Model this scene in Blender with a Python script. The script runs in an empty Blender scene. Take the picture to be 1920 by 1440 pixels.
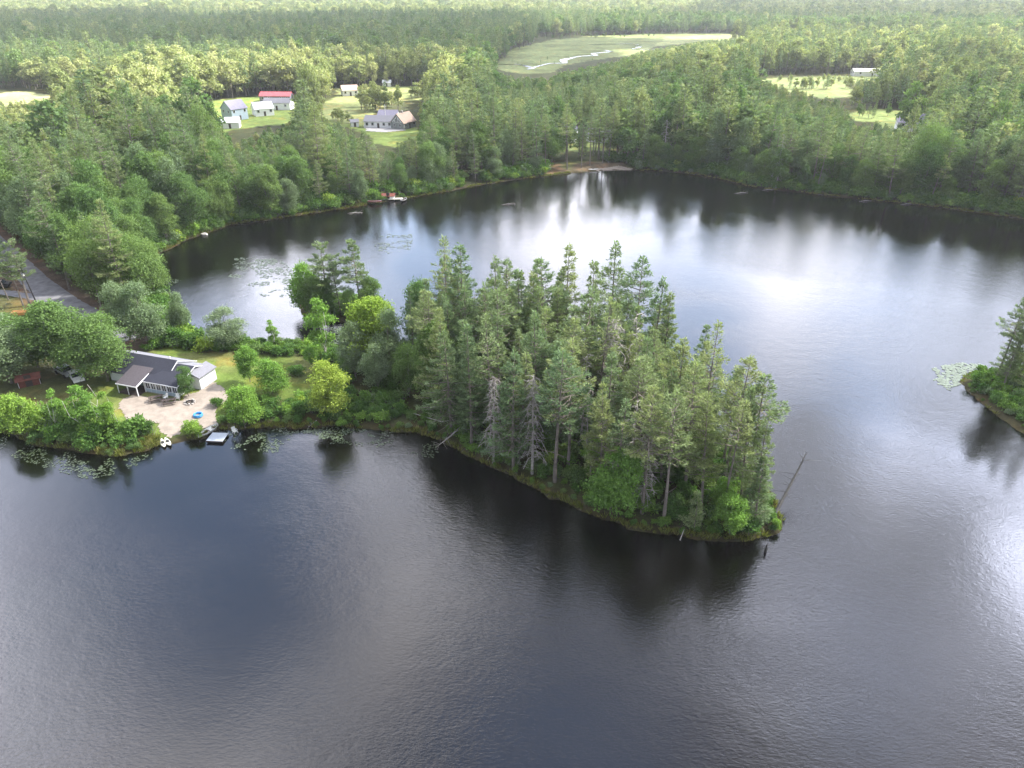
import bpy, math, random
import numpy as np
from mathutils import Vector
R = math.radians
random.seed(7); rng = np.random.default_rng(11)
scene = bpy.context.scene
COL = scene.collection

# ------------------------------------------------------------------ camera
CAM_H = 60.0; PITCH = R(28.7); FPX = 1371.0            # focal length in photo pixels (1920 wide)
cam_d = bpy.data.cameras.new('camera'); cam = bpy.data.objects.new('camera', cam_d); COL.objects.link(cam)
cam.location = (0, 0, CAM_H); cam.rotation_euler = (math.pi/2 - PITCH, 0, 0)
cam_d.sensor_width = 36.0; cam_d.lens = 36.0*FPX/1920.0; cam_d.clip_start = 0.5; cam_d.clip_end = 20000
scene.camera = cam
scene.view_settings.view_transform = 'Standard'; scene.view_settings.look = 'None'
scene.view_settings.exposure = 1.70; scene.view_settings.gamma = 1.0
scene.view_settings.use_curve_mapping = False
scene.cycles.use_denoising = True
scene.cycles.max_bounces = 8; scene.cycles.diffuse_bounces = 3; scene.cycles.glossy_bounces = 3
scene.cycles.transmission_bounces = 3; scene.cycles.transparent_max_bounces = 12; scene.cycles.volume_bounces = 0
scene.cycles.sample_clamp_indirect = 8.0

# ------------------------------------------------------------------ sun and sky
SUN_AZ, SUN_EL = R(68), R(46)                           # azimuth clockwise from +Y (into the picture)
SUNV = Vector((math.sin(SUN_AZ)*math.cos(SUN_EL), math.cos(SUN_AZ)*math.cos(SUN_EL), math.sin(SUN_EL)))
sd = bpy.data.lights.new('sun', 'SUN'); sd.energy = 5.0; sd.angle = R(0.5); sd.color = (1.0, .955, .88)
so = bpy.data.objects.new('sun', sd); COL.objects.link(so)
so.rotation_euler = (-SUNV).to_track_quat('-Z', 'Y').to_euler()

world = bpy.data.worlds.new('World'); scene.world = world; world.use_nodes = True
wn = world.node_tree; wn.nodes.clear()
class NB:                                                # small node-building helper
    def __init__(s, tree): s.t = tree
    def n(s, typ, **kw):
        nd = s.t.nodes.new(typ)
        for k, v in kw.items(): setattr(nd, k, v)
        return nd
    def l(s, a, b): s.t.links.new(a, b)
    def val(s, sock, v):
        if isinstance(v, bpy.types.NodeSocket): s.l(v, sock)
        else: sock.default_value = v
    def math(s, op, a, b=0.0, clamp=False):
        nd = s.n('ShaderNodeMath', operation=op, use_clamp=clamp); s.val(nd.inputs[0], a); s.val(nd.inputs[1], b); return nd.outputs[0]
    def vec(s, op, a, b=(0, 0, 0)):
        nd = s.n('ShaderNodeVectorMath', operation=op); s.val(nd.inputs[0], a); s.val(nd.inputs[1], b)
        return nd.outputs['Value'] if op in ('DOT_PRODUCT', 'LENGTH', 'DISTANCE') else nd.outputs[0]
    def ss(s, v, a, b, lo=0.0, hi=1.0):
        nd = s.n('ShaderNodeMapRange', interpolation_type='SMOOTHSTEP'); s.val(nd.inputs['Value'], v)
        for k, q in (('From Min', a), ('From Max', b), ('To Min', lo), ('To Max', hi)): s.val(nd.inputs[k], q)
        return nd.outputs[0]
    def mix(s, f, a, b, typ='RGBA', blend='MIX'):
        nd = s.n('ShaderNodeMix', data_type=typ)
        if typ == 'RGBA': nd.blend_type = blend; i = (6, 7); o = 2
        else: i = (2, 3); o = 0
        s.val(nd.inputs[0], f); s.val(nd.inputs[i[0]], a); s.val(nd.inputs[i[1]], b); return nd.outputs[o]
    def noise(s, v, scale, detail=3, rough=.5, dist=0.0, dim='3D'):
        nd = s.n('ShaderNodeTexNoise', noise_dimensions=dim)
        if v is not None: s.l(v, nd.inputs['Vector'])
        s.val(nd.inputs['Scale'], scale); nd.inputs['Detail'].default_value = detail
        nd.inputs['Roughness'].default_value = rough; nd.inputs['Distortion'].default_value = dist
        return nd.outputs['Fac']
W = NB(wn)
out = W.n('ShaderNodeOutputWorld'); bg = W.n('ShaderNodeBackground'); W.l(bg.outputs[0], out.inputs[0])
bg.inputs['Strength'].default_value = 0.1
sky = W.n('ShaderNodeTexSky', sky_type='NISHITA', sun_disc=False, sun_elevation=SUN_EL, sun_rotation=SUN_AZ)
sky.air_density = 1.0; sky.dust_density = 1.0; sky.ozone_density = 1.0
tc = W.n('ShaderNodeTexCoord').outputs['Generated']
sep = W.n('ShaderNodeSeparateXYZ'); W.l(tc, sep.inputs[0])
zc = W.math('MAXIMUM', sep.outputs[2], 0.06)
cmb = W.n('ShaderNodeCombineXYZ')
W.l(W.math('DIVIDE', sep.outputs[0], zc), cmb.inputs[0]); W.l(W.math('DIVIDE', sep.outputs[1], zc), cmb.inputs[1])
cp = cmb.outputs[0]                                       # position on a flat cloud deck
n1 = W.noise(cp, 0.9, 5, .55, .3); n2 = W.noise(cp, 0.42, 3, .5); n3 = W.noise(cp, 2.6, 4, .6, .4)
cover = W.ss(n1, .34, .52)
# cloud luminance: a mottled deck with thick grey bellies and thin bright patches
lum = W.math('ADD', 4.0, W.math('MULTIPLY', W.math('SUBTRACT', n2, .5), 26.0))
lum = W.math('ADD', lum, W.math('MULTIPLY', W.math('SUBTRACT', n3, .5), 9.0))
lum = W.math('ADD', lum, 6.0)
def direction(az, el): return (math.sin(R(az))*math.cos(R(el)), math.cos(R(az))*math.cos(R(el)), math.sin(R(el)))
def blob(az, el, rad):
    return W.ss(W.vec('DOT_PRODUCT', tc, direction(az, el)), math.cos(R(rad)), 1.0)
#         az   el  rad  d-lum
BR = [(26, 20, 28, 4.5), (34, 17, 10, 3), (31, 37, 16, 15), (42, 32, 15, 24), (20, 28, 14, -1), (-18, 24, 12, 13), (2, 22, 14, 2),
      (-29, 39, 16, -14), (-14, 46, 18, 8), (8, 57, 20, -16), (22, 48, 12, 6), (46, 46, 12, -14), (-38, 47, 14, 6), (-45, 38, 16, 16), (14, 35, 12, -4)]
for az, el, rad, dl in BR: lum = W.math('ADD', lum, W.math('MULTIPLY', blob(az, el, rad), float(dl)))
n4 = W.noise(W.vec('ADD', tc, (3.1, 1.7, .4)), 2.3, 4, .55, .5)
lum = W.math('ADD', lum, W.math('MULTIPLY', W.math('SUBTRACT', n4, .5), 22.0))
front = W.vec('DOT_PRODUCT', tc, direction(22, 8))       # the deck thins and brightens towards the sun's side
lum = W.math('MULTIPLY', W.math('MAXIMUM', lum, 2.4), W.ss(front, -.4, .8, .24, 1.35))
gap = blob(31, 24, 10)
for az, el, rad in ((13, 24, 9), (-26, 17, 8), (-9, 20, 9), (-30, 38, 15), (6, 57, 13), (-4, 33, 9), (38, 47, 9)):
    gap = W.math('MAXIMUM', gap, blob(az, el, rad))
gap = W.math('MULTIPLY', gap, W.ss(n3, .3, .55, .45, 1.0))
cover = W.math('MULTIPLY', W.math('ADD', W.math('MULTIPLY', cover, .45), .55), W.math('SUBTRACT', 1.0, W.math('MULTIPLY', gap, .9)))
ccol = W.n('ShaderNodeVectorMath', operation='SCALE')
W.l(W.mix(W.ss(n4, .38, .62), (.84, .88, 1.08, 1), (.99, .965, 1.01, 1)), ccol.inputs[0]); W.l(lum, ccol.inputs['Scale'])
skc = W.n('ShaderNodeVectorMath', operation='SCALE'); W.l(sky.outputs[0], skc.inputs[0]); skc.inputs['Scale'].default_value = 2.6
W.l(W.mix(cover, skc.outputs[0], ccol.outputs[0]), bg.inputs['Color'])

# ------------------------------------------------------------------ photo <-> ground, shapes of the land
def P(x, y, z=0.0):                                       # where the sight line of a photo pixel meets height z
    u = (x-960)/FPX; v = (720-y)/FPX
    dy = math.cos(PITCH)+v*math.sin(PITCH); dz = -math.sin(PITCH)+v*math.cos(PITCH)
    t = (z-CAM_H)/dz
    return (u*t, dy*t)
def P2(pts, z=0.0): return np.array([P(x, y, z) for x, y in pts])

def C_(x, y, z):                                         # photo pixel of a point
    z -= CAM_H; f = y*math.cos(PITCH)-z*math.sin(PITCH); u = y*math.sin(PITCH)+z*math.cos(PITCH)
    return 960+FPX*x/f, 720-FPX*u/f
FRONT = [(0,808),(60,832),(120,842),(180,850),(230,856),(262,848),(285,838),(318,834),(345,826),(385,822),(400,808),(440,806),(500,803),
         (560,802),(620,800),(680,803),(740,808),(790,813),(830,828),(860,844),(920,877),(980,907),(1040,935),(1080,952),(1130,975),
         (1180,992),(1240,1001),(1300,1010),(1360,1016),(1400,1014),(1440,1008),(1460,994)]
BACK = [(1466,975),(1458,945),(1430,905),(1385,850),(1335,800),(1285,752),(1240,722),(1150,700),(1060,682),(960,668),(870,655),(800,645),
        (740,648),(700,655),(660,662),(610,650),(560,643),(500,640),(450,640),(400,648),(372,638),(352,610),(340,585),(322,560),(290,535),
        (262,512),(268,494),(300,475),(350,450),(400,433),(430,422),(480,416),(520,410),(600,398),(650,391),(700,382),(760,372),(830,361),
        (900,347),(960,338),(1000,333),(1060,326),(1110,321),(1160,319),(1240,321),(1300,327),(1350,336),(1400,349),(1440,355),(1500,361),
        (1600,372),(1700,382),(1800,394),(1920,411)]
lake = np.vstack([[(-700,60)], [(-170,88)], P2(FRONT), P2(BACK), [(185,190),(240,120),(700,60),(700,-500),(-700,-500)]])
isl_right = P2([(1799,716),(1816,734),(1850,764),(1885,790),(1920,812),(1990,850),(2120,880),(2200,820),(2100,740),(1990,705),(1900,690),(1840,692),(1808,700)])
isl_small = P2([(558,572),(566,590),(600,603),(650,604),(700,596),(722,582),(700,566),(650,556),(600,552),(568,558)])

def sdf(px, py, poly):                                    # > 0 inside
    px = np.asarray(px, float); py = np.asarray(py, float)
    d = np.full(px.shape, 1e9); ins = np.zeros(px.shape, bool)
    n = len(poly)
    for i in range(n):
        ax, ay = poly[i]; bx, by = poly[(i+1) % n]
        ex, ey = bx-ax, by-ay; wx, wy = px-ax, py-ay
        t = np.clip((wx*ex+wy*ey)/(ex*ex+ey*ey+1e-12), 0, 1)
        d = np.minimum(d, (wx-ex*t)**2+(wy-ey*t)**2)
        c = ((ay > py) != (by > py)) & (px < (bx-ax)*(py-ay)/(by-ay+1e-12)+ax)
        ins ^= c
    d = np.sqrt(d)
    return np.where(ins, d, -d)
def hsh(ix, iy, s): 
    v = np.sin(ix*127.1+iy*311.7+s*74.7)*43758.5453
    return v-np.floor(v)
def vnoise(x, y, s=0):
    ix = np.floor(x); iy = np.floor(y); fx = x-ix; fy = y-iy
    fx = fx*fx*(3-2*fx); fy = fy*fy*(3-2*fy)
    a = hsh(ix, iy, s); b = hsh(ix+1, iy, s); c = hsh(ix, iy+1, s); d = hsh(ix+1, iy+1, s)
    return (a*(1-fx)+b*fx)*(1-fy)+(c*(1-fx)+d*fx)*fy
def fbm(x, y, s=0, o=3):
    v = 0; a = .5; t = 0
    for k in range(o): v = v+a*vnoise(x*2**k, y*2**k, s+k); t += a; a *= .5
    return v/t
def sst(v, a, b):
    t = np.clip((v-a)/(b-a), 0, 1); return t*t*(3-2*t)
def land(x, y):                                           # signed distance to the shoreline, > 0 on land
    d = np.maximum(-sdf(x, y, lake), np.maximum(sdf(x, y, isl_right), sdf(x, y, isl_small)))
    return d + (fbm(np.asarray(x)*.45, np.asarray(y)*.45, 3)-.5)*1.3
def height(x, y, d=None):
    x = np.asarray(x, float); y = np.asarray(y, float)
    if d is None: d = land(x, y)
    r = np.hypot(x, y)
    z = .32*sst(d, 0, .9)+.68*sst(d, .8, 7)+1.6*sst(d, 14, 70)*(1-sst(r, 480, 620))
    z = z+(fbm(x*.12, y*.12, 9)-.5)*.25*sst(d, 2, 8)
    z = z+56*sst(r, 1500, 4600)+(fbm(x/420, y/420, 21)-.5)*34*sst(r, 1500, 2600)
    return np.where(d < 0, -1.3*sst(-d, 0, 5), z)
def hz(x, y): return float(height(np.array([x]), np.array([y]))[0])

CLEAR = {                                                # openings in the forest, photo outlines of their ground
 'strip':  (P2([(-60,176),(40,168),(90,176),(150,180),(215,186),(205,206),(120,202),(-60,200)], 2.5), (.30,.32,.15)),
 'town':   (P2([(330,222),(380,205),(400,190),(480,180),(560,180),(600,205),(640,200),(690,190),(690,215),(740,225),(775,225),(790,262),(740,272),(700,262),(660,240),(600,232),(500,235),(440,245),(390,250)], 2.5), (.15,.20,.055)),
 'field':  (P2([(590,207),(625,183),(640,165),(700,163),(780,162),(835,163),(820,186),(800,188),(740,192),(700,212),(692,236),(640,232),(600,222)], 2.5), (.19,.215,.085)),
 'yard':   (P2([(685,246),(745,238),(790,245),(780,266),(745,278),(700,270)], 2.5), (.15,.2,.055)),
 'marsh':  (P2([(925,128),(940,110),(950,95),(990,84),(1040,74),(1120,67),(1200,63),(1500,64),(1480,68),(1390,74),(1300,80),(1225,88),(1215,97),(1180,104),(1120,112),(1060,122),(1035,136),(980,140)], 1), (.15,.18,.072)),
 'rfield': (P2([(1335,152),(1390,146),(1500,140),(1600,137),(1670,137),(1690,142),(1620,149),(1585,158),(1600,168),(1590,182),(1540,186),(1480,172),(1400,164)], 2.5), (.16,.195,.08)),
 'rlow':   (P2([(1580,214),(1640,206),(1730,208),(1740,222),(1700,232),(1600,228)], 2.5), (.22,.27,.09)),
 'rhouse': (P2([(1640,228),(1740,224),(1750,258),(1660,262)], 2.5), (.16,.2,.07)),
 'cove':   (P2([(1024,306),(1060,300),(1120,300),(1170,303),(1210,318),(1160,326),(1060,334),(1020,322)], 1.5), (.115,.09,.058)),
 'cottage':(P2([(1030,262),(1140,258),(1150,280),(1040,284)], 1.5), (.16,.2,.07)),
 'farmid': (P2([(640,60),(900,66),(905,70),(640,64)], 2), (.16,.2,.07)),
 'open1':  (P2([(1230,84),(1300,79),(1420,70),(1410,62),(1250,66)], 2), (.25,.28,.12)),
}
ROAD = [P(x, y, 1.2) for x, y in ((-150,330),(-75,400),(-26,445),(24,490),(70,530),(118,568),(160,590),(215,615),(240,640))]
ROAD_W = [5.5, 5.5, 5.5, 5.5, 5.6, 6.2, 6.0, 4.5, 4.0]
DRIVE = [P(x, y, 1.2) for x, y in ((140,578),(100,592),(60,606),(0,618),(-80,630))]
SIDE = [P(x, y, 1.2) for x, y in ((100,566),(60,556),(0,548),(-80,545))]
def dline(x, y, pts):
    d = np.full(np.shape(x), 1e9)
    for (ax, ay), (bx, by) in zip(pts[:-1], pts[1:]):
        ex, ey = bx-ax, by-ay; t = np.clip(((x-ax)*ex+(y-ay)*ey)/(ex*ex+ey*ey), 0, 1)
        d = np.minimum(d, np.hypot(x-ax-ex*t, y-ay-ey*t))
    return d
YARD = P2([(-200,600),(0,560),(60,568),(150,590),(225,615),(250,655),(300,655),(330,648),(450,664),(560,668),(645,690),(615,735),(560,752),(500,752),(455,742),(436,760),
           (400,800),(330,820),(270,818),(200,800),(100,790),(-200,760)], 1)

# ------------------------------------------------------------------ object helpers
def tag(o, label=None, cat=None, group=None, kind=None):
    if label: o['label'] = label
    if cat: o['category'] = cat
    if group: o['group'] = group
    if kind: o['kind'] = kind
    return o
def mesh_np(name, V, faces, mats, midx=None, smooth=False):
    """V (n,3); faces: list of arrays (m,k), same order as midx list"""
    me = bpy.data.meshes.new(name)
    V = np.asarray(V, np.float32)
    tot = [np.asarray(f, np.int32) for f in faces if len(f)]
    loops = np.concatenate([f.ravel() for f in tot]); cnt = np.concatenate([np.full(len(f), f.shape[1], np.int32) for f in tot])
    st = np.concatenate([[0], np.cumsum(cnt)[:-1]]).astype(np.int32)
    me.vertices.add(len(V)); me.vertices.foreach_set('co', V.ravel())
    me.loops.add(len(loops)); me.loops.foreach_set('vertex_index', loops)
    me.polygons.add(len(cnt)); me.polygons.foreach_set('loop_start', st); me.polygons.foreach_set('loop_total', cnt)
    if midx is not None: me.polygons.foreach_set('material_index', np.asarray(midx, np.int32))
    if smooth: me.polygons.foreach_set('use_smooth', np.ones(len(cnt), bool))
    for m in mats: me.materials.append(m)
    me.update(calc_edges=True)
    return me
def obj(name, me, parent=None, loc=None):
    o = bpy.data.objects.new(name, me); COL.objects.link(o)
    if parent is not None: o.parent = parent
    if loc is not None: o.location = loc
    return o
class MB:                                                 # collects boxes / tubes / polygons into one mesh
    def __init__(s): s.v = []; s.f = []; s.m = []
    def add(s, vs, fs, m=0):
        b = len(s.v); s.v += [tuple(v) for v in vs]; s.f += [tuple(i+b for i in f) for f in fs]; s.m += [m]*len(fs); return s
    def box(s, x0, x1, y0, y1, z0, z1, m=0):
        return s.add([(x0,y0,z0),(x1,y0,z0),(x1,y1,z0),(x0,y1,z0),(x0,y0,z1),(x1,y0,z1),(x1,y1,z1),(x0,y1,z1)],
                     [(0,3,2,1),(4,5,6,7),(0,1,5,4),(1,2,6,5),(2,3,7,6),(3,0,4,7)], m)
    def slab(s, quad, t, m=0):                            # a roof slab: four corners, thickness downwards
        q = [Vector(p) for p in quad]; lo = [p-Vector((0,0,t)) for p in q]
        return s.add(q+lo, [(0,1,2,3),(7,6,5,4),(0,4,5,1),(1,5,6,2),(2,6,7,3),(3,7,4,0)], m)
    def prism(s, pts, axis_vec, m=0):                     # polygon extruded
        a = Vector(axis_vec); n = len(pts); p0 = [Vector(p) for p in pts]; p1 = [p+a for p in p0]
        return s.add(p0+p1, [tuple(range(n))[::-1], tuple(range(n, 2*n))]+[(i, (i+1) % n, n+(i+1) % n, n+i) for i in range(n)], m)
    def tube(s, pts, rad, seg=6, m=0):
        pts = [Vector(p) for p in pts]; rings = []
        for i, p in enumerate(pts):
            d = (pts[min(i+1, len(pts)-1)]-pts[max(i-1, 0)]).normalized()
            a = d.orthogonal().normalized() if i == 0 else (rings_a-d*rings_a.dot(d)).normalized()
            rings_a = a; b = d.cross(a); r = rad[i] if hasattr(rad, '__len__') else rad
            rings.append([p+(a*math.cos(2*math.pi*k/seg)+b*math.sin(2*math.pi*k/seg))*r for k in range(seg)])
        vs = [v for r_ in rings for v in r_]; fs = []
        for i in range(len(pts)-1):
            for k in range(seg): fs.append((i*seg+k, i*seg+(k+1) % seg, (i+1)*seg+(k+1) % seg, (i+1)*seg+k))
        fs.append(tuple(range(seg))[::-1]); fs.append(tuple((len(pts)-1)*seg+k for k in range(seg)))
        return s.add(vs, fs, m)
    def build(s, name, mats, parent=None, smooth=False):
        me = bpy.data.meshes.new(name); me.from_pydata(s.v, [], s.f)
        for m in (mats if isinstance(mats, (list, tuple)) else [mats]): me.materials.append(m)
        me.polygons.foreach_set('material_index', s.m)
        if smooth: me.polygons.foreach_set('use_smooth', [True]*len(s.f))
        me.update(); return obj(name, me, parent)
def empty(name, loc, rz=0.0, scale=1.0):
    o = bpy.data.objects.new(name, None); COL.objects.link(o); o.location = loc; o.rotation_euler = (0, 0, rz)
    o.scale = (scale,)*3; o.empty_display_size = .5; return o

# ------------------------------------------------------------------ materials
def new_mat(name):
    m = bpy.data.materials.new(name); m.use_nodes = True; t = m.node_tree; t.nodes.clear(); return m, NB(t)
def plain(name, col, rough=.8, var=.18, scale=3.0, metal=0.0, spec=.3, bump=0.0):
    m, b = new_mat(name); o = b.n('ShaderNodeOutputMaterial'); p = b.n('ShaderNodeBsdfPrincipled'); b.l(p.outputs[0], o.inputs[0])
    pos = b.n('ShaderNodeTexCoord').outputs['Object']
    n = b.noise(pos, scale, 4, .6)
    v = b.ss(n, .25, .75, 1-var, 1+var)
    s = b.n('ShaderNodeVectorMath', operation='SCALE'); s.inputs[0].default_value = col[:3]; b.l(v, s.inputs['Scale'])
    b.l(s.outputs[0], p.inputs['Base Color']); p.inputs['Roughness'].default_value = rough; p.inputs['Metallic'].default_value = metal
    p.inputs['Specular IOR Level'].default_value = spec
    if bump:
        bn = b.n('ShaderNodeBump'); bn.inputs['Strength'].default_value = bump; bn.inputs['Distance'].default_value = .05
        b.l(b.noise(pos, scale*6, 3, .6), bn.inputs['Height']); b.l(bn.outputs[0], p.inputs['Normal'])
    return m
def foliage(name, cols, trans=.34):
    """cols: 3 colours the species ranges over; each plant takes its own mix, each spray of leaves varies a little"""
    m, b = new_mat(name); o = b.n('ShaderNodeOutputMaterial')
    inf = b.n('ShaderNodeObjectInfo'); rnd = inf.outputs['Random']
    geo = b.n('ShaderNodeNewGeometry'); isl = geo.outputs['Random Per Island']
    cr = b.n('ShaderNodeValToRGB'); e = cr.color_ramp.elements
    e[0].position = 0; e[0].color = (*cols[0], 1); e[1].position = 1; e[1].color = (*cols[2], 1)
    k = cr.color_ramp.elements.new(.5); k.color = (*cols[1], 1)
    at = b.n('ShaderNodeAttribute', attribute_name='lit_growth')      # 0 inner .. 1 outer, upper leaves: new growth plus lit tops painted lighter
    pos = b.n('ShaderNodeTexCoord').outputs['Object']
    f = b.math('ADD', b.math('MULTIPLY', rnd, .62), b.math('MULTIPLY', b.noise(pos, .35, 2), .38))
    b.l(f, cr.inputs[0])
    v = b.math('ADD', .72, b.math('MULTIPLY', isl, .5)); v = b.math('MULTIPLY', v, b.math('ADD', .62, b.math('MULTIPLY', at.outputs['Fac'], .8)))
    s = b.n('ShaderNodeVectorMath', operation='SCALE'); b.l(cr.outputs[0], s.inputs[0]); b.l(v, s.inputs['Scale'])
    d = b.n('ShaderNodeBsdfDiffuse'); t = b.n('ShaderNodeBsdfTranslucent'); mx = b.n('ShaderNodeMixShader'); mx.inputs[0].default_value = trans
    b.l(s.outputs[0], d.inputs[0]); tt = b.n('ShaderNodeVectorMath', operation='MULTIPLY'); tt.inputs[1].default_value = (1.25, 1.35, .75)
    b.l(s.outputs[0], tt.inputs[0]); b.l(tt.outputs[0], t.inputs[0]); b.l(d.outputs[0], mx.inputs[1]); b.l(t.outputs[0], mx.inputs[2]); b.l(mx.outputs[0], o.inputs[0])
    return m
M = {}
M['pine'] = foliage('pine_needles', [(.110,.178,.100), (.180,.235,.116), (.275,.302,.130)])
M['leafd'] = foliage('dark_leaves', [(.080,.150,.055), (.125,.20,.065), (.175,.245,.078)])
M['leafy'] = foliage('yellow_green_leaves', [(.18,.27,.05), (.24,.33,.055), (.29,.35,.08)], .33)
M['leafs'] = foliage('silvery_leaves', [(.13,.19,.10), (.165,.225,.12), (.20,.255,.15)])
M['leafb'] = foliage('bright_leaves', [(.12,.23,.055), (.17,.29,.06), (.24,.34,.06)], .33)
M['farmix'] = foliage('forest_leaves', [(.085,.145,.062), (.13,.195,.072), (.185,.245,.082)])
M['farsun'] = foliage('sunlit_forest_leaves', [(.15,.20,.08), (.27,.30,.13), (.40,.40,.21)], .33)  # sunlight put into the colour, for woods in the sunlit bands
M['bush'] = foliage('bush_leaves', [(.055,.12,.034), (.095,.175,.042), (.145,.235,.05)])
M['sedge'] = foliage('sedge_blades', [(.12,.15,.035), (.17,.19,.05), (.24,.22,.08)])
M['bark'] = plain('grey_pine_bark', (.20,.175,.15), .95, .3, 1.5, spec=.1)
M['birch'] = plain('pale_birch_bark', (.40,.38,.34), .8, .35, 2.0, spec=.2)
M['dead'] = plain('weathered_dead_wood', (.36,.335,.305), .9, .3, 2.0, spec=.1)
M['wet'] = plain('dark_wet_wood', (.042,.040,.038), .7, .3, 2.0)
M['moss'] = plain('hanging_lichen', (.25,.27,.22), 1, .3, 2.0, spec=0)

# ground with its cover colours
def ground_mat():
    m, b = new_mat('ground_cover'); o = b.n('ShaderNodeOutputMaterial'); p = b.n('ShaderNodeBsdfPrincipled'); b.l(p.outputs[0], o.inputs[0])
    a = b.n('ShaderNodeAttribute', attribute_name='cover')
    pos = b.n('ShaderNodeTexCoord').outputs['Object']
    v = b.math('MULTIPLY', b.ss(b.noise(pos, .35, 5, .65), .25, .75, .72, 1.28), b.ss(b.noise(pos, 3.2, 4, .7), .2, .8, .7, 1.3))
    v = b.math('MULTIPLY', v, b.ss(b.noise(pos, .02, 5, .65), .3, .7, .68, 1.32))
    s = b.n('ShaderNodeVectorMath', operation='SCALE'); b.l(a.outputs['Color'], s.inputs[0]); b.l(v, s.inputs['Scale'])
    brown = b.n('ShaderNodeVectorMath', operation='MULTIPLY'); b.l(s.outputs[0], brown.inputs[0]); brown.inputs[1].default_value = (1.35, .95, .8)
    b.l(b.mix(b.ss(b.noise(pos, .16, 4, .6), .5, .72), s.outputs[0], brown.outputs[0]), p.inputs['Base Color'])
    p.inputs['Roughness'].default_value = 1; p.inputs['Specular IOR Level'].default_value = .05
    bn = b.n('ShaderNodeBump'); bn.inputs['Strength'].default_value = .5; bn.inputs['Distance'].default_value = .12
    b.l(b.noise(pos, 4, 4, .7), bn.inputs['Height']); b.l(bn.outputs[0], p.inputs['Normal'])
    return m
M['ground'] = ground_mat()
def water_mat():
    m, b = new_mat('lake_water'); o = b.n('ShaderNodeOutputMaterial'); p = b.n('ShaderNodeBsdfPrincipled'); b.l(p.outputs[0], o.inputs[0])
    pos = b.n('ShaderNodeTexCoord').outputs['Object']
    p.inputs['Base Color'].default_value = (.0016,.0013,.0012,1); p.inputs['IOR'].default_value = 1.50
    wind = b.noise(pos, .018, 3, .55, .6)
    b.l(b.ss(wind, .35, .65, .012, .045), p.inputs['Roughness'])
    mp = b.n('ShaderNodeMapping'); b.l(pos, mp.inputs[0]); mp.inputs['Rotation'].default_value = (0, 0, R(20)); mp.inputs['Scale'].default_value = (1, 1.9, 1)
    h = b.math('ADD', b.noise(mp.outputs[0], 1.9, 3, .62, .3), b.math('MULTIPLY', b.noise(pos, .45, 2, .5), 1.1))
    h = b.math('ADD', h, b.math('MULTIPLY', b.noise(mp.outputs[0], 7.5, 2, .6), .22))
    bn = b.n('ShaderNodeBump'); bn.inputs['Distance'].default_value = .07
    b.l(b.ss(wind, .32, .68, .12, .55), bn.inputs['Strength']); b.l(h, bn.inputs['Height']); b.l(bn.outputs[0], p.inputs['Normal'])
    return m
M['water'] = water_mat()

# ------------------------------------------------------------------ ground sheet and water
def build_ground():
    ang = np.concatenate([np.linspace(-82, -42, 90), np.linspace(-41.8, 41.8, 640), np.linspace(42, 82, 90)])
    rr = [38.0]
    while rr[-1] < 6500: rr.append(rr[-1]*1.0058 if rr[-1] < 420 else rr[-1]*1.0105)
    rr = np.array(rr); A, RR = np.meshgrid(np.radians(ang), rr)
    X = RR*np.sin(A); Y = RR*np.cos(A); d = land(X, Y); Z = height(X, Y, d)
    col = np.empty(X.shape+(3,)); col[:] = (.055,.062,.026)
    col[d < 0] = (.03,.024,.014)
    shore = sst(d, -.2, .3)*(1-sst(d, .9, 2.2)); col = col*(1-shore[..., None])+np.array((.05,.045,.022))*shore[..., None]
    nn = (fbm(X*.3, Y*.3, 5)-.5)
    wob = nn*np.clip(np.hypot(X, Y)*.012, .8, 9)
    yd = sdf(X, Y, YARD)+wob; f = sst(yd, -.6, .8)*sst(d, .8, 1.8)
    lawn = np.array((.105,.15,.034)); dry = np.array((.155,.135,.062))
    q = sst(fbm(X*.16, Y*.16, 31), .46, .72)[..., None]*.5
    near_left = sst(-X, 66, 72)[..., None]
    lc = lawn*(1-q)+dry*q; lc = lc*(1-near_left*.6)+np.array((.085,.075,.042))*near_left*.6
    col = col*(1-f[..., None])+lc*f[..., None]
    for k, (poly, c) in CLEAR.items():
        s_ = sst(sdf(X, Y, poly)+wob, -.5, 1.0)*sst(d, .3, 1.2)
        cc = np.array(c)[None, None]*(1+.5*nn[..., None])
        if k == 'cove':
            g = sst(fbm(X*.12, Y*.12, 8)-(X-22)*.012, .42, .6)[..., None]; cc = cc*(1-g*.7)+np.array((.14,.17,.05))*g*.7
        col = col*(1-s_[..., None])+cc*s_[..., None]
    dr = dline(X, Y, ROAD)+wob*.5; f = (1-sst(dr, 4.0, 6.5))*sst(d, 1, 2); col = col*(1-f[..., None])+np.array((.115,.085,.062))*f[..., None]
    far = sst(np.hypot(X, Y), 900, 1500)[..., None]; col = col*(1-far)+(col*.4+np.array((.10,.13,.055))*.6)*far
    na = len(ang); nr = len(rr); i = np.arange(nr-1)[:, None]*na+np.arange(na-1)[None]
    F = np.stack([i, i+1, i+1+na, i+na], -1).reshape(-1, 4)[:, ::-1]
    me = mesh_np('ground', np.stack([X, Y, Z], -1).reshape(-1, 3), [F], [M['ground']], smooth=True)
    ca = me.color_attributes.new('cover', 'FLOAT_COLOR', 'POINT')
    ca.data.foreach_set('color', np.concatenate([col, np.ones(X.shape+(1,))], -1).reshape(-1).astype(np.float32))
    tag(obj('ground', me), kind='structure')
build_ground()
mb = MB(); mb.add([(-900,-500,0),(900,-500,0),(900,330,0),(-900,330,0)], [(0,1,2,3)])
tag(mb.build('water', M['water']), kind='structure')

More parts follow.
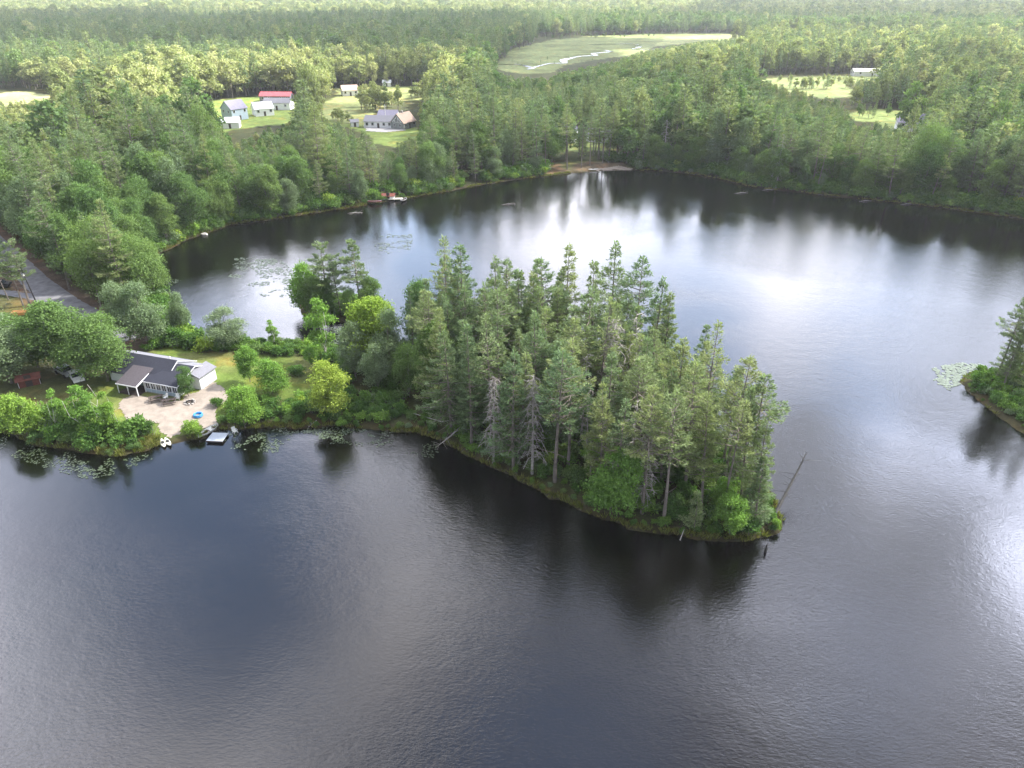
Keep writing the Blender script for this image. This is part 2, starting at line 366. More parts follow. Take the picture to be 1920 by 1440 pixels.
def ribbon(name, pts, w, mat, lift):
    P0 = []; 
    for i in range(len(pts)-1):
        for k in range(14):
            t = k/14; wa = (w[i] if hasattr(w, '__len__') else w); wb = (w[i+1] if hasattr(w, '__len__') else w)
            P0.append((pts[i][0]*(1-t)+pts[i+1][0]*t, pts[i][1]*(1-t)+pts[i+1][1]*t, wa*(1-t)+wb*t))
    P0 = np.array(P0)
    for _ in range(6): P0[1:-1] = (P0[:-2]+2*P0[1:-1]+P0[2:])/4
    T = np.gradient(P0[:, :2], axis=0); T /= np.linalg.norm(T, axis=1)[:, None]; N = np.stack([-T[:, 1], T[:, 0]], -1)
    k = 9; V = []
    for j in range(k):
        s = (j/(k-1)-.5); off = P0[:, 2]*s+(rng.normal(0, .12, len(P0)) if j in (0, k-1) else 0)
        xy = P0[:, :2]+N*off[:, None]; V.append(np.column_stack([xy, height(xy[:, 0], xy[:, 1])+lift]))
    V = np.array(V).transpose(1, 0, 2); n = len(P0); i = np.arange(n-1)[:, None]*k+np.arange(k-1)[None]
    F = np.stack([i, i+k, i+k+1, i+1], -1).reshape(-1, 4)
    return tag(obj(name, mesh_np(name, V.reshape(-1, 3), [F], [mat], smooth=True)), kind='structure')
def patch(name, poly, mat, lift, cell=.35, wob=.6):
    x0, y0 = poly.min(0)-1; x1, y1 = poly.max(0)+1
    X, Y = np.meshgrid(np.arange(x0, x1, cell), np.arange(y0, y1, cell))
    s_ = sdf(X, Y, poly)+(fbm(X*.6, Y*.6, 14)-.5)*2*wob; Z = height(X, Y)+lift
    ny, nx = X.shape; i = np.arange(ny-1)[:, None]*nx+np.arange(nx-1)[None]
    F = np.stack([i, i+1, i+nx+1, i+nx], -1).reshape(-1, 4); ok = (s_.ravel()[F] > 0).all(1) & (Z.ravel()[F] > .02).all(1); F = F[ok]
    u, inv = np.unique(F, return_inverse=True)
    V = np.column_stack([X.ravel()[u], Y.ravel()[u], Z.ravel()[u]])
    return tag(obj(name, mesh_np(name, V, [inv.reshape(F.shape)], [mat], smooth=True)), kind='structure')
M['asphalt'] = plain('worn_asphalt', (.17,.17,.18), .95, .25, .7, spec=.1, bump=.3)
M['asphalt2'] = plain('old_driveway_asphalt', (.16,.155,.155), .95, .25, .7, spec=.1, bump=.3)
M['sand'] = plain('beach_sand', (.28,.240,.200), 1, .18, .9, spec=.05, bump=.5)
M['gravel'] = plain('pale_gravel', (.33,.32,.31), 1, .15, 1.0, spec=.05, bump=.4)
ribbon('road', ROAD, ROAD_W, M['asphalt'], .06)
ribbon('driveway', DRIVE, 4.2, M['asphalt2'], .075)
ribbon('path', SIDE, 2.6, M['asphalt'], .05)
patch('sandy_beach', P2([(222,765),(228,745),(262,742),(300,748),(340,752),(345,742),(372,732),(395,716),(415,722),(428,742),(430,752),(412,760),(404,775),(408,795),(396,806),(386,800),(372,790),(352,790),
                    (338,800),(342,808),(318,816),(300,806),(292,795),(262,800),(232,790),(226,775)], 1), M['sand'], .06, .3)
patch('gravel_yard', P2([(680,236),(712,233),(760,235),(762,246),(720,249),(686,247)], 2.5), M['gravel'], .12, .8)
patch('shore_sand', P2([(1120,316),(1160,312),(1190,316),(1170,320),(1110,323)], 0.4), M['sand'], .05, .5, .3)
# river through the marsh
def river(pts, w):
    ribbon('river', [P(x, y, 1.0) for x, y in pts], w, M['river'], .25)
M['river'], b_ = new_mat('river_water')
o_ = b_.n('ShaderNodeOutputMaterial'); p_ = b_.n('ShaderNodeBsdfPrincipled'); b_.l(p_.outputs[0], o_.inputs[0])
p_.inputs['Base Color'].default_value = (.01,.01,.01,1); p_.inputs['Roughness'].default_value = .08; p_.inputs['IOR'].default_value = 1.4
rw = 1
river([(935,121),(975,121),(1000,128),(985,131),(1030,119),(1060,119),(1055,113),(1085,106),(1120,104),(1108,101),(1150,97),(1130,94)], [3, 3, 5, 3, 2, 4, 7, 3, 4, 3, 4, 3])
river([(1105,84),(1190,82),(1200,88),(1185,93),(1240,93)], [4, 4, 6, 4, 4])

# ------------------------------------------------------------------ tree meshes
def norm(v): return v/(np.linalg.norm(v, axis=-1, keepdims=True)+1e-9)
def cards(c, d, n, L, Wd, fold=0.0):
    """rhombic leaf sprays: c centre of base, d long axis, n normal"""
    d = norm(d); s = norm(np.cross(d, n)); m = c+d*(L*.45)[:, None]
    V = np.stack([c, m+s*(Wd*.5)[:, None], c+d*L[:, None], m-s*(Wd*.5)[:, None]], 1).reshape(-1, 3)
    k = len(c); F = (np.arange(k)*4)[:, None]+np.arange(4)[None]
    return V, F
def foliage_mesh(name, c, d, n, L, Wd, lit_growth, mat):
    V, F = cards(c, d, n, L, Wd)
    me = mesh_np(name, V, [F], [mat])
    a = me.attributes.new('lit_growth', 'FLOAT', 'POINT'); a.data.foreach_set('value', np.repeat(lit_growth, 4).astype(np.float32))
    return me
def rand_unit(g, n): return norm(g.normal(size=(n, 3)))
def pine(seed, H=22.0, base=.34, Lmax=4.0, full=1.0, tw=1.0, top=.25, bare=.25, detail=1.0, mat='pine'):
    """white pine: tall stem, whorls of level plumes with gaps between them, bare grey limbs below"""
    g = np.random.default_rng(seed); r = random.Random(seed)
    t = MB(); lean = g.normal(0, .35, 2); pts = []
    for k in range(7):
        f = k/6; pts.append((lean[0]*f+math.sin(f*5+seed)*.12, lean[1]*f, H*f*.985))
    t.tube(pts, [.30*tw*(1-.93*(k/6)**.9) for k in range(7)], 6)
    def stem(z):
        f = z/H*6; i = min(int(f), 5); a = np.array(pts[i]); b = np.array(pts[i+1]); return a+(b-a)*(f-i)
    C, D, Nn, LL, WW, AG = [], [], [], [], [], []
    z = H*base*.55; az = g.uniform(0, 6.28); lop = g.uniform(0, 6.28)
    while z < H*.985:
        f = (z-H*base)/(H*(1-base))
        live = f > 0
        nb = r.choice((2, 3, 3)) if not live else r.choice((3, 4, 4, 5))
        for j in range(nb):
            az += 6.28/nb+g.normal(0, .35)
            if not live:
                if r.random() < .45: continue
                Lb = Lmax*g.uniform(.25, .7)*tw
            else:
                prof = (min(1, .62+f*2.0))*(1-f)**.85*1.12
                Lb = max(.45, Lmax*prof*g.uniform(.5, 1.18)*(1+.25*math.cos(az-lop)))
                if f > .9: Lb = max(Lb, Lmax*top*(1.06-f)*3.2*g.uniform(.6, 1.1))
            a0 = g.normal(.12, .12)+(.38*max(0, f-.55) if live else -.15)
            dirh = np.array([math.cos(az), math.sin(az), 0]); o = stem(min(z+g.normal(0, .22), H*.98))
            def bp(s): return o+dirh*(Lb*s)+np.array([0, 0, Lb*(a0*s-.16*s*s+.20*s**3)])
            rb = .022*Lb*tw+.012
            if detail > .5 or not live: t.tube([bp(0), bp(.5), bp(1.0 if live else .9)], [rb, rb*.6, rb*.2], 3)
            if not live:
                if detail > .5:
                    for q in range(2):
                        s = r.uniform(.4, .8); e = bp(s)+np.array([g.normal(0, .4), g.normal(0, .4), -g.uniform(.1, .7)]); t.tube([bp(s), e], [rb*.4, .008], 3)
                continue
            if r.random() < bare*max(0, .5-f): continue
            n = int((9+Lb*22)*full*detail)
            s = 1-g.beta(1.15, 2.2, n)*.85
            side = np.array([-dirh[1], dirh[0], 0]); wdt = (.30+.30*Lb)*np.sin(np.clip(s, 0, 1)*2.5+.35)
            lat = g.normal(0, .42, n)*wdt
            p = np.stack([bp(x) for x in s])+side[None]*lat[:, None]; p[:, 2] += g.normal(.05, .11, n)-np.abs(lat)*.10
            dd = dirh[None]*g.uniform(.3, 1, n)[:, None]+side[None]*(np.sign(lat)*g.uniform(0, 1.1, n))[:, None]+np.array([0, 0, 1])[None]*g.normal(.28, .34, n)[:, None]
            C.append(p); D.append(dd); Nn.append(np.array([0, 0, 1])+g.normal(0, .55, (n, 3)))
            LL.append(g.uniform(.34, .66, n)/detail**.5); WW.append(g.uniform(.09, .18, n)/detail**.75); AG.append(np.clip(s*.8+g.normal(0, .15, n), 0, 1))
        z += g.uniform(.62, 1.05)*(1 if live else 1.4)
    n = int(34*detail); a = g.uniform(0, 6.28, n)            # leader tuft
    C.append(stem(H*.94)[None]+np.stack([np.cos(a)*.1, np.sin(a)*.1, g.uniform(0, H*.06, n)], -1)); D.append(np.stack([np.cos(a)*.7, np.sin(a)*.7, g.uniform(.2, 1.2, n)], -1))
    Nn.append(g.normal(size=(n, 3))); LL.append(g.uniform(.35, .7, n)); WW.append(g.uniform(.12, .2, n)/detail**.6); AG.append(np.ones(n)*.8)
    cat = np.concatenate
    cm = foliage_mesh('pine_crown', cat(C), cat(D), cat(Nn), cat(LL), cat(WW), cat(AG), M[mat])
    return t, cm, H
def broad(seed, H=15.0, rad=4.6, cb=.22, nl=16, nleaf=9000, leaf=.36, mat='leafd', flat=1.0, bark='bark', tr=.24, spread=1.0, stems=1):
    """broadleaf tree: forked limbs ending in overlapping leaf masses of uneven size"""
    g = np.random.default_rng(seed); t = MB(); zc = H*(cb+1)/2; hz_ = H*(1-cb)/2
    lobes = []
    for k in range(nl):
        u = g.uniform(-.85, .95); a = k*2.4+g.normal(0, .4); q = math.sqrt(max(0, 1-u*u))*g.uniform(.45, .82)
        lr = rad*g.uniform(.30, .50)*(1-.25*max(0, u))
        lobes.append((np.array([math.cos(a)*q*rad*.85, math.sin(a)*q*rad*.85, zc+u*hz_*.80]), lr))
    lobes.append((np.array([g.normal(0, .3), g.normal(0, .3), H-rad*.34]), rad*.34)); lobes.append((np.array([0, 0, zc]), rad*.5))
    for s_ in range(stems):
        sx, sy = (g.normal(0, .35, 2) if stems > 1 else (0, 0)); tx, ty = (g.normal(0, 1.2, 2) if stems > 1 else g.normal(0, .3, 2))
        t.tube([(sx, sy, 0), (sx+tx*.3, sy+ty*.3, H*cb*.8), (tx, ty, H*.55), (tx*.9, ty*.9, H*.86)], [tr, tr*.8, tr*.42, .03], 6)
        for c, lr in lobes[s_::stems]:
            h0 = min(H*cb*.7+g.uniform(.1, .5)*(c[2]-H*cb*.7), H*.8); f = h0/(H*.55)
            o = np.array([tx*min(f, 1), ty*min(f, 1), h0]); mid = (o+c)/2+np.array([0, 0, -.1*rad])
            t.tube([o, mid, c], [tr*.34, tr*.2, .02], 3)
    C, N, w = [], [], np.array([lr**2 for c, lr in lobes]); w /= w.sum()
    for (c, lr), wi in zip(lobes, w):
        n = int(nleaf*wi); u = rand_unit(g, n); u[:, 2] = np.where(u[:, 2] < -.35, -u[:, 2], u[:, 2])
        lump = 1+.36*np.sin(u[:, 0]*5+lr*9)*np.sin(u[:, 1]*6+c[2])+.10*np.sin(u[:, 2]*13+lr*20)+.13*g.normal(size=n)+np.where(g.uniform(size=n) < .08, .28, 0)
        rr_ = lr*lump*(1-g.beta(1, 5, n)*.6)
        C.append(c+u*rr_[:, None]*np.array([1, 1, .82*flat])); N.append(u)
    C = np.concatenate(C); N = np.concatenate(N); n = len(C)
    d = rand_unit(g, n)*1.0+N*.35+np.array([0, 0, -.15]); nr = norm(N+g.normal(0, .6, (n, 3))+np.array([0, 0, .35]))
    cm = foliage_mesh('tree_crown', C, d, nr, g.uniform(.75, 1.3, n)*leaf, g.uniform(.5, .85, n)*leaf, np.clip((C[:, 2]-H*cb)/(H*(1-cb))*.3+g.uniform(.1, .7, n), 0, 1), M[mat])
    return t, cm, H
def snag(seed, H=18.0, droop=.5, dens=1.0, mat='dead', twig=1.0):
    """dead conifer: bleached stem with bare drooping limbs"""
    g = np.random.default_rng(seed); t = MB(); pts = [(math.sin(k*1.3+seed)*.12, 0, H*k/6) for k in range(7)]
    t.tube(pts, [.26*(1-.9*k/6) for k in range(7)], 6); b = MB(); z = H*.18; az = 0
    while z < H:
        az += 2.4; f = z/H; L = (1.0+2.6*(1-f)*min(1, f*3))*g.uniform(.6, 1.2); dx, dy = math.cos(az), math.sin(az)
        q = [(0, 0, z), (dx*L*.5, dy*L*.5, z+L*.05), (dx*L, dy*L, z-L*droop*g.uniform(.4, 1.1))]
        b.tube(q, [.075, .05, .02], 3)
        for k in range(int(5*twig)):
            s = g.uniform(.3, 1); o = np.array(q[1])*(1-(s-.5)*2 if s > .5 else 1)+(np.array(q[2])*((s-.5)*2) if s > .5 else 0)
            if s <= .5: o = np.array(q[0])*(1-2*s)+np.array(q[1])*2*s
            b.tube([o, o+np.array([g.normal(0, .5), g.normal(0, .5), -g.uniform(.1, .9)*droop])], [.035, .012], 3)
        z += g.uniform(.28, .6)/dens
    return t, b, H
def join_tree(name, spec):                                # one mesh of trunk and crown, for far woods only
    t, cm, H = spec; nv = len(cm.vertices); v = np.empty(nv*3, np.float32); cm.vertices.foreach_get('co', v)
    F = (np.arange(nv//4)*4)[:, None]+np.arange(4)[None]
    ag = np.empty(nv, np.float32); cm.attributes['lit_growth'].data.foreach_get('value', ag)
    quads = np.array([f for f in t.f if len(f) == 4]) + nv
    me = mesh_np(name, np.vstack([v.reshape(-1, 3), np.array(t.v)]), [F, quads], [cm.materials[0], M['bark']], np.concatenate([np.zeros(len(F)), np.ones(len(quads))]))
    a = me.attributes.new('lit_growth', 'FLOAT', 'POINT'); a.data.foreach_set('value', np.concatenate([ag, np.zeros(len(t.v), np.float32)]))
    return me
def tmesh(t, mat):
    me = bpy.data.meshes.new('trunk'); me.from_pydata(t.v, [], t.f); me.materials.append(mat); me.update(); return me
LIB = {}
def lib(key, spec, bark='bark'):
    t, cm, H = spec
    if isinstance(cm, MB): me = bpy.data.meshes.new('branches'); me.from_pydata(cm.v, [], cm.f); me.materials.append(M[bark]); me.update(); cm = me
    LIB.setdefault(key, []).append((tmesh(t, M[bark]), cm, H))
for k in range(5): lib('pine', pine(100+k, 22, (.14,.22,.12,.26,.18)[k], (4.9,4.4,5.2,4.7,4.2)[k], 1.35))
for k in range(3): lib('pine_open', pine(120+k, 22, (.46,.52,.58)[k], (5.0,4.6,4.3)[k], 1.1, bare=.6))
for k in range(3): lib('pine_slim', pine(130+k, 22, (.16,.20,.10)[k], (3.7,4.0,3.4)[k], 1.45))
for k in range(2): lib('pine_young', pine(140+k, 9, .05, 2.4, 1.0, .4))
for k in range(2): lib('pine_grey', pine(150+k, 22, .45, 3.3, .62, bare=1.3))
lib('pine_round', pine(160, 17, .42, 5.0, 2.2, top=.9)); lib('pine_round', pine(161, 17, .46, 4.6, 2.2, top=.9))
for k in range(4): lib('leafd', broad(200+k, 16, (5.4,4.9,6.0,4.7)[k], .07, 24, 15000, .36, 'leafd'))
for k in range(2): lib('leafy', broad(220+k, 12, 4.0, .08, 20, 10000, .34, 'leafy'))
for k in range(2): lib('leafs', broad(230+k, 15, (5.0,4.2)[k], .06, 22, 13000, .35, 'leafs'))
for k in range(2): lib('leafb', broad(240+k, 9, (3.5,3.1)[k], .04, 18, 9500, .30, 'leafb', tr=.12))
for k in range(2): lib('birch', broad(250+k, 12, (2.3,2.0)[k], .2, 12, 4200, .34, 'leafb', bark='birch', tr=.085, stems=2), 'birch')
for k in range(2): lib('snag', snag(260+k, 18), 'dead')
lib('snag_bushy', snag(270, 18, .9, 1.8, twig=2.2), 'dead')
lib('yshrub', broad(280, 4, 1.9, .02, 9, 2600, .26, 'leafb', tr=.05, stems=3)); lib('yshrub', broad(281, 4, 1.9, .02, 9, 2600, .26, 'leafb', tr=.05, stems=3))
for k in range(3): lib('shrub', broad(290+k, 2.6, (1.8,2.0,1.6)[k], .0, 8, 1900, .27, 'bush', tr=.05, stems=3))
KIND = {'pine': 'pine_tree', 'pine_open': 'pine_tree', 'pine_slim': 'pine_tree', 'pine_young': 'pine_tree', 'pine_grey': 'pine_tree', 'pine_round': 'pine_tree',
        'leafd': 'broadleaf_tree', 'leafy': 'broadleaf_tree', 'leafs': 'broadleaf_tree', 'leafb': 'broadleaf_tree', 'birch': 'birch_tree',
        'snag': 'dead_tree', 'snag_bushy': 'dead_tree', 'yshrub': 'shrub', 'shrub': 'shrub'}
CATS = {'pine_tree': 'pine tree', 'broadleaf_tree': 'tree', 'birch_tree': 'birch tree', 'dead_tree': 'dead tree', 'shrub': 'shrub'}
PLACED = []; PEND = []
def plant(key, x, y, h, label, group=None, var=None, wid=1.0, rz=None, tilt=None):
    v = LIB[key][(var if var is not None else random.randrange(99)) % len(LIB[key])]; kind = KIND[key]
    s = h/v[2]; z = max(hz(x, y), .12)-.06
    e = empty(kind, (x, y, z), random.uniform(0, 6.28) if rz is None else rz, 1.0)
    e.scale = (s**.6*wid, s**.6*wid, s) if h > v[2] else (s*wid, s*wid, s)
    e.rotation_euler = (tilt[0], tilt[1], e.rotation_euler.z) if tilt else (random.gauss(0, .028), random.gauss(0, .028), e.rotation_euler.z)
    tag(e, label, CATS[kind], group)
    obj('trunk', v[0], e); obj('branches' if kind == 'dead_tree' else 'crown', v[1], e)
    PLACED.append((x, y, kind)); return e
def top(key, px, py, h, label, group=None, **kw):         # a tree whose tip is at a photo pixel
    z = h+1.0; x, y = P(px, py, z); d = float(land(np.array([x]), np.array([y]))[0])
    if d < .6: print('WET', key, px, py, h, round(d, 1))
    return plant(key, x, y, h, label, group, **kw)
def foot(key, px, py, h, label, group=None, **kw):        # a tree whose foot is at a photo pixel
    x, y = P(px, py, .8); d = float(land(np.array([x]), np.array([y]))[0])
    if d < .3: print('WETF', key, px, py, h, round(d, 1))
    return plant(key, x, y, h, label, group, **kw)

# ------------------------------------------------------------------ the trees one can point at
T = top
T('pine_grey', 832,443,24, 'tall bare topped pine at the back left of the grove', var=0)
T('pine', 868,456,24, 'broad yellow green pine, second tall tree from the left end of the peninsula wood', var=2)
T('pine_slim', 931,478,22, 'slim pine with a pointed tip just right of the broad yellow green pine', var=1)
T('pine', 976,503,21, 'mid height pine with a blunt top in the dip of the peninsula skyline', var=4)
T('pine_slim', 1009,533,20, 'lower slim pine in the middle of the peninsula skyline', var=0)
T('pine_open', 1033,476,23, 'thin topped pale green pine just left of the dark pointed pine', var=0)
T('pine_slim', 1069,444,24, 'dark green pointed pine standing clear of the skyline near the middle of the grove', var=0)
T('pine_slim', 1118,487,22, 'small topped dark pine between the two tallest dark pines', var=2)
T('pine_slim', 1155,444,24.5, 'tallest dark pine of the peninsula, its spire against the bright water', var=1, wid=1.1)
T('pine_open', 1208,470,23.5, 'pine with layered plumes at the right shoulder of the peninsula skyline', var=1)
T('pine_slim', 1238,510,22, 'slim pine closing the tall part of the grove on its right', var=1)
T('pine_slim', 1256,545,20, 'pine with bent side plumes at the right edge of the tall skyline group', var=0)
T('pine_grey', 1346,601,21.5, 'pine with a bare antler like top above the low right part of the grove', var=1)
T('pine_open', 1399,660,20, 'open flat plumed pine second from the right tip of the peninsula', var=0)
T('pine_open', 1446,700,18.5, 'sparse pine with long branches reaching right over the water', var=2, wid=1.15)
T('pine', 1282,626,18.5, 'bushy light green pine in the step right of the tall skyline group', var=3)
T('pine', 1300,660,18.5, 'dense yellow green pine below the step of the skyline', var=0)
T('pine_grey', 918,580,21, 'greyish pine with a dead looking top in the left half of the grove', var=1)
T('pine_slim', 1009,580,21, 'yellow green pine with a narrow crown in the middle of the grove', var=1)
T('leafs', 1052,640,17, 'silvery leaved tree among the pines in the middle of the grove', var=1, wid=.75)
T('pine_open', 1100,535,21.5, 'yellowish open pine in front of the tallest dark pine', var=0)
T('pine_grey', 1134,553,22, 'half bare grey pine in the centre of the grove', var=0)
T('snag_bushy', 1152,600,18.5, 'dead grey conifer with a thicket of bare twigs in the centre of the grove', wid=1.1)
T('snag', 1206,585,20, 'bleached dead pine trunk with short bare limbs right of centre in the grove', var=0)
T('pine', 1150,660,19, 'rounded light green pine low in the centre of the grove', var=4)
T('pine', 838,606,17.6, 'soft blue green pine at the near left corner of the grove', var=2)
T('pine', 962,643,19, 'dark bushy pine near the front left of the grove', var=0)
T('snag_bushy', 1001,698,15.3, 'pale dead conifer hung with drooping bare branches at the near edge of the grove', wid=1.0)
T('pine_grey', 1170,740,16.2, 'grey limbed pine with thin foliage at the near edge of the grove', var=0, wid=1.1)
T('pine_open', 1230,712,19, 'thin crowned pine behind the bright green shrub of the point', var=1)
T('pine_open', 1318,678,19.5, 'tall open pine over the twin grey trunks near the point', var=0)
T('pine', 1430,722,17.5, 'yellow green pine at the right flank of the point', var=1, wid=.8)
T('pine_slim', 1442,860,10.3, 'leaning yellow green pine at the very tip, drooping over the water', var=2, wid=1.5, tilt=(.12,.10))
T('pine_open', 1392,742,17, 'bare trunked pine left of the drooping pine at the tip', var=2)
T('pine', 1350,730,17.5, 'full pine in the thick of the right end of the grove', var=3, wid=.85)
foot('leafb', 1140,950,9.6, 'bright green maple leaning out over the dark water at the near shore', var=0, wid=1.05, tilt=(.22, 0))
foot('pine_young', 1302,992,6.2, 'small feathery young pine at the near shore of the point', var=0)
foot('leafb', 1368,995,6.0, 'low bright leafy tree beside the young pine near the point', var=1, wid=1.05)
foot('leafb', 1352,960,5.0, 'pale green sapling behind the low leafy tree near the point', var=0, wid=.8)
foot('birch', 1105,905,8, 'slender green sapling behind the leaning maple', var=1)
foot('snag_bushy', 925,862,14,'greyish dead conifer low at the near edge in the left half of the grove')
foot('snag_bushy', 1205,950,13.5,'dead conifer draped in grey twigs at the near bank right of the leaning maple')
# left neck of the peninsula
T('leafd', 808,600,15, 'dark leafy tree where the grove meets the neck of land', var=1, wid=.85)
T('leafd', 792,520,15, 'dark green tree at the back left corner of the grove', var=0, wid=.75)
T('pine_slim', 766,535,16, 'dark spruce like conifer standing left of the grove at the cove shore', var=0, wid=.9)
T('leafy', 688,556,13.5, 'tall yellow green tree rising over the neck of land beside the cove', var=0, wid=1.1)
T('birch', 594,560,12, 'narrow pale green birch on the cove shore at the neck', var=0, wid=1.1)
T('leafs', 655,602,10.5, 'rounded grey green tree beneath the tall yellow green tree', var=1, wid=.95)
T('leafs', 722,580,12.5, 'feathery grey green tree right of the tall yellow green tree', var=0, wid=.8)
T('leafs', 700,640,9, 'low grey green tree at the right end of the neck clearing', var=1)
T('leafd', 760,640,10, 'shadowy leafy tree at the left foot of the grove', var=2, wid=.7)
foot('leafy', 620,778,9.8, 'bright yellow green tree standing alone in the shore thicket', var=1, wid=1.05)
foot('leafb', 512,740,6.4, 'rounded green tree with a yellow crown in the lawn', var=0, wid=1.2)
foot('leafb', 470,718,6.8, 'upright bushy green tree at the right edge of the lawn', var=1, wid=.9)
foot('leafb', 460,795,7.4, 'bright green bushy tree right of the sandy beach', var=0, wid=1.0)
foot('leafs', 430,655,8.2, 'round grey green tree between the lawn and the cove', var=0, wid=1.35)
foot('birch', 513,645,5.2, 'small open tree silhouetted against the bright cove', var=1, wid=1.3)
foot('leafb', 585,690,3.8, 'small leafy tree behind the bright yellow green tree', var=1)
foot('leafs', 345,630,9.5, 'slender grey green tree at the cove edge behind the lawn', var=1, wid=.8)
foot('leafs', 282,650,12.5, 'large silvery oak between the road end and the lawn', var=0, wid=1.15)
foot('leafs', 245,640,12.0, 'tall grey green tree at the bend of the road', var=1, wid=1.1)
foot('leafd', 203,716,12.2, 'dark spreading oak shading the left end of the house', var=0, wid=1.28)
foot('leafd', 160,705,12.5, 'broad oak in the middle of the cluster left of the house', var=2, wid=1.1)
foot('leafd', 116,700,13.5, 'oak with a flat sunlit yellow green top above the driveway', var=1, wid=1.35)
foot('leafs', 22,720,13.0, 'tall pale green tree at the left edge of the yard', var=0, wid=1.25)
foot('leafd', 72,690,9.5, 'lower dark tree beneath the flat topped oak', var=3, wid=1.3)
foot('leafd', 4,680,11.0, 'leafy tree cut by the left picture edge above the yard', var=2, wid=1.2)
foot('leafd', 354,745,5.6, 'dense rounded evergreen bush at the corner of the sunroom', var=3, wid=1.0)
foot('leafb', 48,808,7.0, 'bushy tree in the shore thicket at the left picture edge', var=0, wid=1.2)
foot('birch', 186,812,8.4, 'pale trunked birch leaning left over the shore thicket', var=0, wid=1.35, tilt=(0,-.24), rz=0)
foot('birch', 220,815,7.8, 'thin birch beside the leaning birch at the beach edge', var=1, wid=.9, tilt=(0,-.1), rz=1)
foot('birch', 120,806,7.2, 'yellow green birch left of the leaning birch', var=1, wid=1.1)
foot('pine_young', 50,812,6.5, 'small feathery conifer in the left shore thicket', var=1, wid=1.0)
T('pine', 112,356,18, 'broad layered pine rising beside the road bend at the left', var=2)
T('pine', 152,398,16.5, 'second broad layered pine right of the road, nearer the cove', var=0)
T('pine', 92,418,15, 'lower wide pine leaning over the road edge', var=3, wid=1.1)
T('pine_open', 160,472,12.5, 'open pine with pale trunks at the gravel shoulder of the road', var=1)
foot('pine_open', 45,578,13.5, 'tall bare trunked pine by the driveway with a flat crown', var=0, wid=1.0)
foot('pine_round', 57,576,14.0, 'taller of the two roadside pines with a rounded crown', var=0, wid=.9)
foot('pine_open', 18,566,11.5, 'roadside pine nearest the left picture edge', var=1, wid=.9)
# islet in the cove and the island at the right
T('pine_round', 601,447,15.5, 'left pine of the cove islet with a rounded crown', var=0, wid=1.0)
T('pine_round', 664,444,16, 'right pine of the cove islet with a domed crown', var=1, wid=.9)
foot('pine_slim', 640,588,13.5, 'slim pine between the two domed pines of the cove islet', var=1)
foot('leafb', 580,582,11, 'green leafy tree at the left end of the cove islet', var=0, wid=.9)
foot('leafd', 700,586,8.6, 'broad dark tree closing the right end of the cove islet', var=1, wid=.95)
foot('leafd', 597,592,9.5, 'dark leafy tree below the left domed pine of the islet', var=0, wid=.9)
foot('leafd', 618,594,8.5, 'dark leafy tree in front of the islet pines', var=1, wid=.7)
foot('leafd', 684,590,8, 'dark leafy tree at the right end of the cove islet', var=3, wid=.75)
foot('leafd', 655,594,7.5, 'low dark tree in the middle of the cove islet', var=2, wid=.6)
foot('pine_open', 1866,714,15.6, 'tall open pine leaning right on the right hand island', var=1, wid=1.0, tilt=(0,.07))
foot('pine_open', 1893,714,15.4, 'second pine of the right hand island at the picture edge', var=0, wid=1.0)
foot('pine', 1878,716,12.5, 'dark bushy pine behind the tall pines of the right hand island', var=0, wid=1.0)
foot('pine_slim', 1906,722,14, 'slim pine right of the second pine of the right hand island', var=1, wid=1.1)
foot('pine_slim', 1880,728,10, 'shorter dark pine between the tall pines of the right hand island', var=0, wid=1.1)
foot('pine', 1915,738,15, 'pine of the right hand island half cut by the picture edge', var=2, wid=.8)
foot('pine', 1958,750,16, 'pine of the right hand island beyond the picture edge', var=1, wid=.8)
# fillers inside the grove: trees whose crowns merge
GROVE = P2([(800,812),(860,838),(980,900),(1080,945),(1180,985),(1300,1003),(1400,1005),(1440,985),(1445,930),(1375,855),(1285,762),(1240,733),(1150,710),(1060,692),(960,678),(870,668),(800,672),(785,740)], 0)
def scatter(poly, n, mind, test=None, tries=4000):
    x0, y0 = poly.min(0); x1, y1 = poly.max(0); got = []
    for _ in range(tries):
        x = random.uniform(x0, x1); y = random.uniform(y0, y1)
        if sdf(np.array([x]), np.array([y]), poly)[0] < .6: continue
        if any((x-a)**2+(y-b)**2 < mind*mind for a, b, *_ in got+PLACED): continue
        if land(np.array([x]), np.array([y]))[0] < 1.6: continue
        if test and not test(x, y): continue
        got.append((x, y))
        if len(got) >= n: break
    return got
for x, y in scatter(GROVE, 95, 2.3):
    u = random.random(); dist = math.hypot(x, y)
    h = random.uniform(15, 20.5) if x < 22 else random.uniform(11, 16)
    if u < .30: e_ = plant('pine', x, y, h, None, wid=.8); gr = 'full pines inside the peninsula grove'
    elif u < .62: e_ = plant('pine_slim', x, y, h*1.02, None); gr = 'narrow pines inside the peninsula grove'
    elif u < .78: e_ = plant('pine_open', x, y, h*1.03, None); gr = 'open pines inside the peninsula grove'
    elif u < .87: e_ = plant('snag', x, y, h*.85, None); gr = 'bleached dead stems inside the peninsula grove'
    else: e_ = plant('leafd' if u < .93 else 'leafs', x, y, h*.66, None, wid=.75); gr = 'leafy trees inside the peninsula grove'
    q = C_(x, y, h*.8); PEND.append((e_, q[0], q[1], gr))

